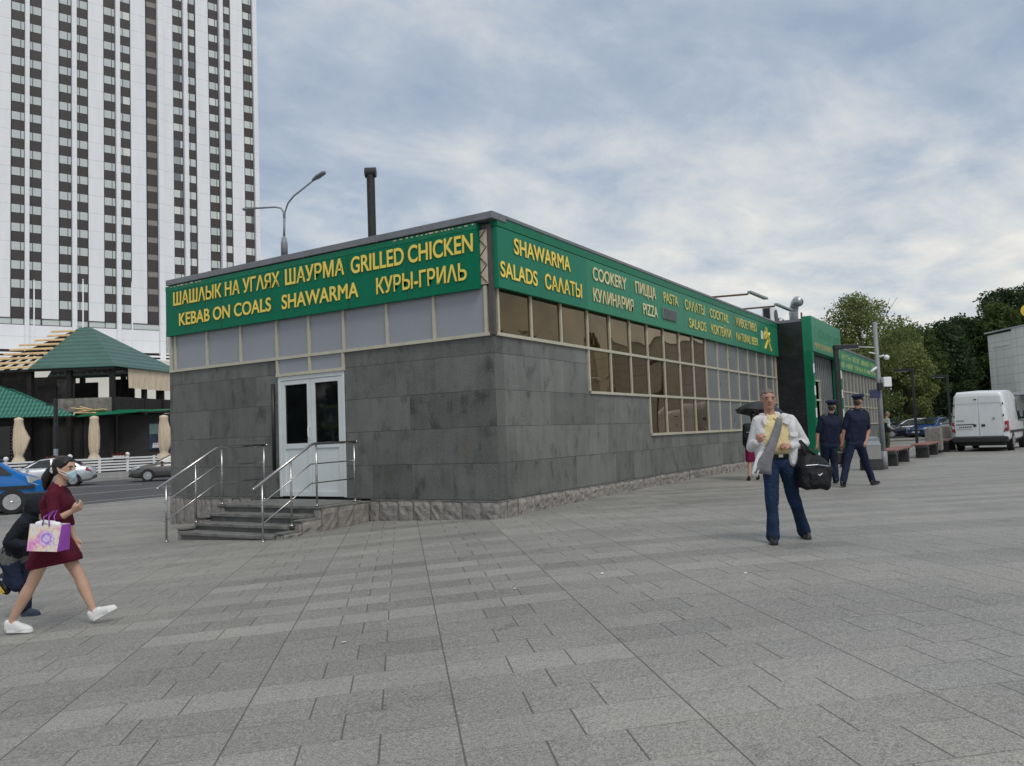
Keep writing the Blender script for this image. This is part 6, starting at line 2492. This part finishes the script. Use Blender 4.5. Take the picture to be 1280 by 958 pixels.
# ------------------------------------------------------------------ two officers seen from behind
def officer(label, G, J, face, turn):
    t = person(label, G, 'uniformed officers walking away')
    P_, hs = head_parts(J['head'], face, 1.0)
    nk = J['neck']
    sL, sR = J['shL'], J['shR']
    m_ = mid(sL, sR)
    w_ = J['waist']
    hL, hR = J['hipL'], J['hipR']
    body = hs + [limb(nk, P_(-.02, 0, -.05), .058, .056), limb((m_[0], m_[1], m_[2] - .03), nk, .08, .06), [S(sL, .05), S(sR, .05), S(mid(m_, w_), .10)], [S(mid(m_, w_), .10), S(hL, .07), S(hR, .07)]]
    for q in 'LR':
        e_, wr, ha = J['elb' + q], J['wr' + q], J['ha' + q]
        body += [limb(J['sh' + q], e_, .05, .042), limb(e_, wr, .042, .029)]
        body += hand(wr, V(ha) - V(wr), (.3 if q == 'R' else -.3, .6, 0), .7, 1.05, 1 if q == 'L' else -1)
        body += [limb(J['hip' + q], J['kne' + q], .075, .056), limb(J['kne' + q], J['ank' + q], .058, .04), limb(J['ank' + q], mid(J['heel' + q], J['toe' + q], .3), .038, .03)]
    blob('body', body, M['skin_tan'], t, .010, 4)
    dx_ = (sR[0] - sL[0]) * .5
    mz = m_[2]
    wz = w_[2]
    sh_ = [[S(sL, .078), S(sR, .078), (m_[0] - dx_ * .62, .05, mz - .14, .10), (m_[0] + dx_ * .62, .05, mz - .14, .10), (m_[0] - dx_ * .6, -.06, mz - .12, .085), (m_[0] + dx_ * .6, -.06, mz - .12, .085)],
           [(m_[0] - dx_ * .62, .05, mz - .14, .10), (m_[0] + dx_ * .62, .05, mz - .14, .10), (m_[0] - dx_ * .6, -.06, mz - .12, .085), (m_[0] + dx_ * .6, -.06, mz - .12, .085), (w_[0] - .10, 0, wz + .06, .115), (w_[0] + .10, 0, wz + .06, .115)],
           [(w_[0] - .10, 0, wz + .06, .115), (w_[0] + .10, 0, wz + .06, .115), (w_[0] - .09, 0, wz - .02, .108), (w_[0] + .09, 0, wz - .02, .108)],
           [S(nk, .062), S((m_[0], m_[1], mz + .02), .075)]]
    for q in 'LR':
        sh_ += [limb(J['sh' + q], mid(J['sh' + q], J['elb' + q], .72), .076, .068)]
    blob('shirt', sh_, M['uniform'], t, .011, 4, folds=.010)
    tr_ = [[S(hL, .112), S(hR, .112), (w_[0] - .085, 0, wz - .02, .102), (w_[0] + .085, 0, wz - .02, .102)]]
    for q in 'LR':
        an = J['ank' + q]
        tr_ += [limb(J['hip' + q], J['kne' + q], .104, .078), limb(J['kne' + q], (an[0], an[1], an[2] - .03), .078, .066)]
    blob('trousers', tr_, M['uniform_trouser'], t, .011, 4, folds=.009)
    for q in 'LR':
        h_, to = J['heel' + q], J['toe' + q]
        shoe('shoe', (h_[0], h_[1], max(.01, h_[2] - .02)), (to[0], to[1], max(.01, to[2])), M['leather_black'], t, 1.05, .05, .01)
    # peaked cap
    bm = BM()
    c_ = P_(-.012, 0, .075)
    u = V((0, 0, 1))
    f_ = V(face).normalized()
    s_ = u.cross(f_).normalized()
    rings = [(-.012, .092, .098, 0), (.028, .094, .100, 0), (.052, .128, .130, .012), (.068, .134, .136, .016), (.088, .110, .114, .012), (.094, .02, .02, .01)]
    prev = None
    n2 = 28
    for z, ra, rb, sh in rings:
        rg = [bm.verts.new(c_ + u * z + f_ * (math.cos(2 * math.pi * k / n2) * rb + sh) + s_ * math.sin(2 * math.pi * k / n2) * ra + u * (.022 * math.cos(2 * math.pi * k / n2) if .04 < z < .09 else 0)) for k in range(n2)]
        if prev:
            for k in range(n2):
                bm.faces.new([prev[k], prev[(k + 1) % n2], rg[(k + 1) % n2], rg[k]])
        prev = rg
    bm.faces.new(prev)
    cap_ = obj('cap', bm, M['uniform_trouser'], t, smooth=True)
    bm = BM()
    pts = [c_ + f_ * (.09 * math.cos(a)) + s_ * .09 * math.sin(a) + u * -.005 for a in np.linspace(-1.1, 1.1, 9)] + [c_ + f_ * (.155 * math.cos(a)) + s_ * .10 * math.sin(a) + u * -.03 for a in np.linspace(1.0, -1.0, 9)]
    slab(bm, pts, (0, 0, -.006))
    obj('visor', bm, M['leather_black'], cap_)
    hair_ = [[S(P_(-.045, 0, .02), .072), S(P_(-.055, .03, -.035), .035), S(P_(-.055, -.03, -.035), .035), S(P_(-.01, .058, .02), .024), S(P_(-.01, -.058, .02), .024)]]
    blob('hair', hair_, M['brown_hair'], t, .011, 3)
    bm = BM()
    for q in ('L', 'R'):
        p0 = V(J['sh' + q])
        d_ = (V(nk) - p0).normalized()
        slab(bm, [p0 + d_ * .0 + V((0, -.03, .078)), p0 + d_ * .0 + V((0, .03, .078)), p0 + d_ * .11 + V((0, .025, .062)), p0 + d_ * .11 + V((0, -.025, .062))], (0, 0, .010))
    obj('shoulder_strap', bm, M['navy_jacket'], t)
    return t


G2 = V((6.774, -4.48, -.25))
J2 = dict(head=(.125, 0, 1.745), neck=(.09, .0, 1.60), shL=(-.085, 0, 1.505), shR=(.255, 0, 1.495), waist=(.01, 0, .97), elbL=(-.20, .03, 1.14), wrL=(-.225, .05, .93), haL=(-.235, .06, .84),
          elbR=(.325, .06, 1.13), wrR=(.205, -.07, .92), haR=(.12, -.11, .82), hipL=(-.08, 0, .88), hipR=(.10, 0, .87), kneL=(-.225, -.05, .47), ankL=(-.36, -.16, .13), heelL=(-.41, -.20, .055), toeL=(-.25, .04, .012),
          kneR=(.265, .13, .46), ankR=(.385, .15, .13), heelR=(.345, .10, .03), toeR=(.575, .26, .04))
officer('officer in navy uniform and peaked cap walking away, nearer and in front', G2, J2, (.75, .65, 0), 0)
G1_ = V((7.725, -3.799, -.25))
J1 = dict(head=(.105, 0, 1.675), neck=(.07, 0, 1.53), shL=(-.13, 0, 1.43), shR=(.22, 0, 1.42), waist=(.0, 0, .91), elbL=(-.245, .02, 1.07), wrL=(-.285, -.02, .87), haL=(-.305, -.04, .76),
          elbR=(.285, .05, 1.06), wrR=(.275, 0, .86), haR=(.26, -.02, .76), hipL=(-.10, 0, .83), hipR=(.08, 0, .82), kneL=(-.085, .1, .44), ankL=(-.11, .03, .11), heelL=(-.12, -.03, .03), toeL=(-.08, .21, .012),
          kneR=(.08, 0, .43), ankR=(.05, -.10, .10), heelR=(.04, -.14, .02), toeR=(.10, .10, .012))
officer('officer in navy uniform and peaked cap walking away, farther one by the portal', G1_, J1, (.55, .83, 0), 0)
HB = thing('handbag', 'black flap bag carried at the nearer officer\'s side', 'bag', G2 + RH * -.255 + AH * .09 + V((0, 0, .46)), ROT_Z)
blob('bag_body', [[(-.08, -.03, .03, .03), (.07, -.03, .03, .03), (-.08, .03, .03, .03), (.07, .03, .03, .03), (-.08, 0, .24, .04), (.07, 0, .24, .04)]], M['leather_black'], HB, .01, 2)
bm = BM()
tube(bm, [(-.06, 0, .26), (-.02, 0, .37), (.03, 0, .38), (.06, 0, .26)], .008, 6)
obj('handle', bm, M['leather_black'], HB, smooth=True)

# ------------------------------------------------------------------ woman under the dark umbrella
Ub = person('woman in a black jacket and magenta skirt walking away under a dark umbrella', (8.571, -1.71, -.25))
hc = (.20, 0, 1.56)
P_, hs = head_parts(hc, (.2, .98, 0), .96)
shL, shR = (-.01, 0, 1.33), (.33, 0, 1.325)
eL, wL = (-.045, -.02, 1.07), (-.02, .12, .90)
eR, wR = (.37, .06, 1.07), (.38, .22, 1.16)
hpL, hpR = (.065, 0, .80), (.225, 0, .80)
body = hs + [limb((.17, 0, 1.42), P_(-.02, 0, -.05), .05, .05), [S(shL, .045), S(shR, .045), (.15, 0, 1.1, .10)], [(.15, 0, 1.1, .1), S(hpL, .09), S(hpR, .09)], limb((.16, 0, 1.33), (.17, 0, 1.42), .06, .05),
             limb(shL, eL, .042, .035), limb(eL, wL, .035, .024), limb(shR, eR, .042, .035), limb(eR, wR, .035, .024),
             limb(hpL, (.045, 0, .43), .085, .052), limb((.045, 0, .43), (.01, -.02, .10), .052, .034), limb(hpR, (.235, .1, .43), .085, .052), limb((.235, .1, .43), (.27, .10, .12), .052, .034)]
body += hand(wL, (.1, .3, -.9), (.5, .3, 0), .6, .9, 1) + hand(wR, (0, .4, .8), (-.8, .2, 0), 1.2, .9, -1)
blob('body', body, M['skin'], Ub, .010, 4)
blob('jacket', [[S(shL, .075), S(shR, .075), (.03, 0, 1.05, .11), (.27, 0, 1.05, .11)], [(.03, 0, 1.05, .11), (.27, 0, 1.05, .11), (.05, 0, .84, .11), (.25, 0, .84, .11)], limb(shL, eL, .068, .06), limb(eL, wL, .06, .048), limb(shR, eR, .068, .06), limb(eR, mid(eR, wR, .9), .06, .048)], M['bag_black'], Ub, .011, 4)
blob('skirt', [[(.06, 0, .84, .10), (.24, 0, .84, .10), (.035, 0, .50, .085), (.25, .06, .50, .085)]], M['magenta'], Ub, .011, 3)
for v in [c for c in Ub.children if c.name.startswith('skirt')][0].data.vertices:
    v.co.z = max(v.co.z, .455)
bm = BM()
ring_ = [(.15 + .185 * math.cos(a), .155 * math.sin(a) - .01, 1.18) for a in np.linspace(0, 2 * math.pi, 20)]
tube(bm, ring_, .012, 5)
obj('bag_strap', bm, M['pole_grey'], Ub)
blob('hair', [[S(P_(-.035, 0, .035), .085), S(P_(.01, 0, .05), .07), S(P_(-.06, .03, -.10), .05), S(P_(-.06, -.03, -.10), .05)]], M['black_hair'], Ub, .011, 3)
shoe('shoe', (.0, -.06, .02), (.03, .16, .012), M['leather_black'], Ub, 1.0, .05, .01)
shoe('shoe', (.265, .07, .03), (.30, .28, .012), M['leather_black'], Ub, 1.0, .05, .01)
UM = thing('umbrella', 'dark open umbrella held over the woman in the magenta skirt', 'umbrella', V((8.571, -1.71, -.25)) + RH * .385 + AH * .26 + V((0, 0, 1.10)), ROT_Z)
UM.rotation_euler = (R(-6), R(10), ROT_Z)
bm = BM()
n_ = 8
prev = None
rr = .64
for f_ in (0.02, .2, .4, .6, .8, 1.0):
    rg = []
    for k in range(n_ * 4):
        a = 2 * math.pi * k / (n_ * 4)
        scal = 1 - .07 * f_ * (1 - abs(math.cos(a * n_ / 2))) * 1.6
        rg.append(bm.verts.new((rr * f_ * scal * math.cos(a), rr * f_ * scal * math.sin(a), .85 - .30 * f_ ** 1.9)))
    if prev:
        for k in range(len(rg)):
            bm.faces.new([prev[k], prev[(k + 1) % len(rg)], rg[(k + 1) % len(rg)], rg[k]])
    else:
        bm.faces.new(rg)
    prev = rg
cn = obj('canopy', bm, M['umbrella_black'], UM)
md = cn.modifiers.new('solid', 'SOLIDIFY')
md.thickness = .004
bm = BM()
for k in range(n_):
    a = 2 * math.pi * k / n_
    tube(bm, [(rr * f_ * math.cos(a), rr * f_ * math.sin(a), .842 - .30 * f_ ** 1.9) for f_ in (.02, .35, .7, 1.0)], .005, 4)
    tube(bm, [(0, 0, .45), (rr * .5 * math.cos(a), rr * .5 * math.sin(a), .842 - .30 * .5 ** 1.9)], .004, 4)
obj('rib', bm, M['steel'], cn)
bm = BM()
tube(bm, [(0, 0, -.05), (0, 0, .92)], .008, 8)
obj('shaft', bm, M['steel'], UM)
bm = BM()
tube(bm, [(0, 0, .06), (0, 0, -.12), (.02, 0, -.16), (.05, 0, -.15)], .016, 8)
obj('handle', bm, M['leather_black'], UM, smooth=True)

# ------------------------------------------------------------------ man in camouflage by the far bench
Cm = person('man in camouflage cap and dark vest standing beyond the first bench', (27.03, -2.50, -.25))
P_, hs = head_parts((.115, 0, 1.60), (1, .2, 0), 1.0, -.15)
shL, shR = (.03, .18, 1.38), (.05, -.18, 1.38)
body = hs + [limb((.05, 0, 1.40), P_(-.02, 0, -.05), .06, .055), [S(shL, .06), S(shR, .06), (.0, 0, 1.1, .12)], [(.0, 0, 1.1, .12), (-.03, .09, .88, .1), (-.03, -.09, .88, .1)],
             limb(shR, (.02, -.25, 1.10), .05, .042), limb((.02, -.25, 1.10), (.20, -.2, 1.0), .042, .03), limb(shL, (.02, .25, 1.10), .05, .042), limb((.02, .25, 1.10), (.22, .2, 1.02), .042, .03),
             limb((-.03, -.09, .88), (.03, -.1, .46), .09, .06), limb((.03, -.1, .46), (-.02, -.1, .08), .058, .04), limb((-.03, .09, .88), (.0, .1, .46), .09, .06), limb((.0, .1, .46), (-.10, .1, .08), .058, .04)]
body += hand((.20, -.2, 1.0), (.9, .2, -.2), (0, .5, -.5), .8, 1.0, 1) + hand((.22, .2, 1.02), (.9, -.2, -.2), (0, -.5, -.5), .8, 1.0, -1)
blob('body', body, M['skin_tan'], Cm, .012, 4)
blob('shirt', [[S(shL, .075), S(shR, .075), (.0, -.1, 1.28, .11), (.0, .1, 1.28, .11)], limb(shR, (.02, -.25, 1.12), .075, .065), limb(shL, (.02, .25, 1.12), .075, .065), limb((.02, -.25, 1.1), (.17, -.2, 1.0), .062, .05), limb((.02, .25, 1.1), (.19, .2, 1.02), .062, .05)], cloth('pale_green_shirt', (.36, .40, .34), .9, .5, 12), Cm, .012, 3)
blob('vest', [[(.02, -.12, 1.25, .11), (.02, .12, 1.25, .11), (-.02, -.11, .92, .12), (-.02, .11, .92, .12)]], M['bag_black'], Cm, .012, 3)
blob('trousers', [[(-.03, -.09, .88, .11), (-.03, .09, .88, .11)], limb((-.03, -.09, .88), (.03, -.1, .46), .108, .08), limb((.03, -.1, .46), (-.02, -.1, .09), .08, .07), limb((-.03, .09, .88), (.0, .1, .46), .108, .08), limb((.0, .1, .46), (-.10, .1, .09), .08, .07)], M['camo'], Cm, .012, 3)
blob('cap', [[S(P_(-.02, 0, .06), .092), S(P_(.03, 0, .055), .075)], [S(P_(.06, .03, .052), .02), S(P_(.06, -.03, .052), .02), S(P_(.15, 0, .035), .014)]], cloth('khaki_cap', (.22, .20, .13), .9, .4, 20), Cm, .012, 2)
shoe('shoe', (-.06, -.1, .012), (.17, -.1, .012), M['leather_black'], Cm, 1.1, .05, .012)
shoe('shoe', (-.14, .1, .012), (.09, .1, .012), M['leather_black'], Cm, 1.1, .05, .012)
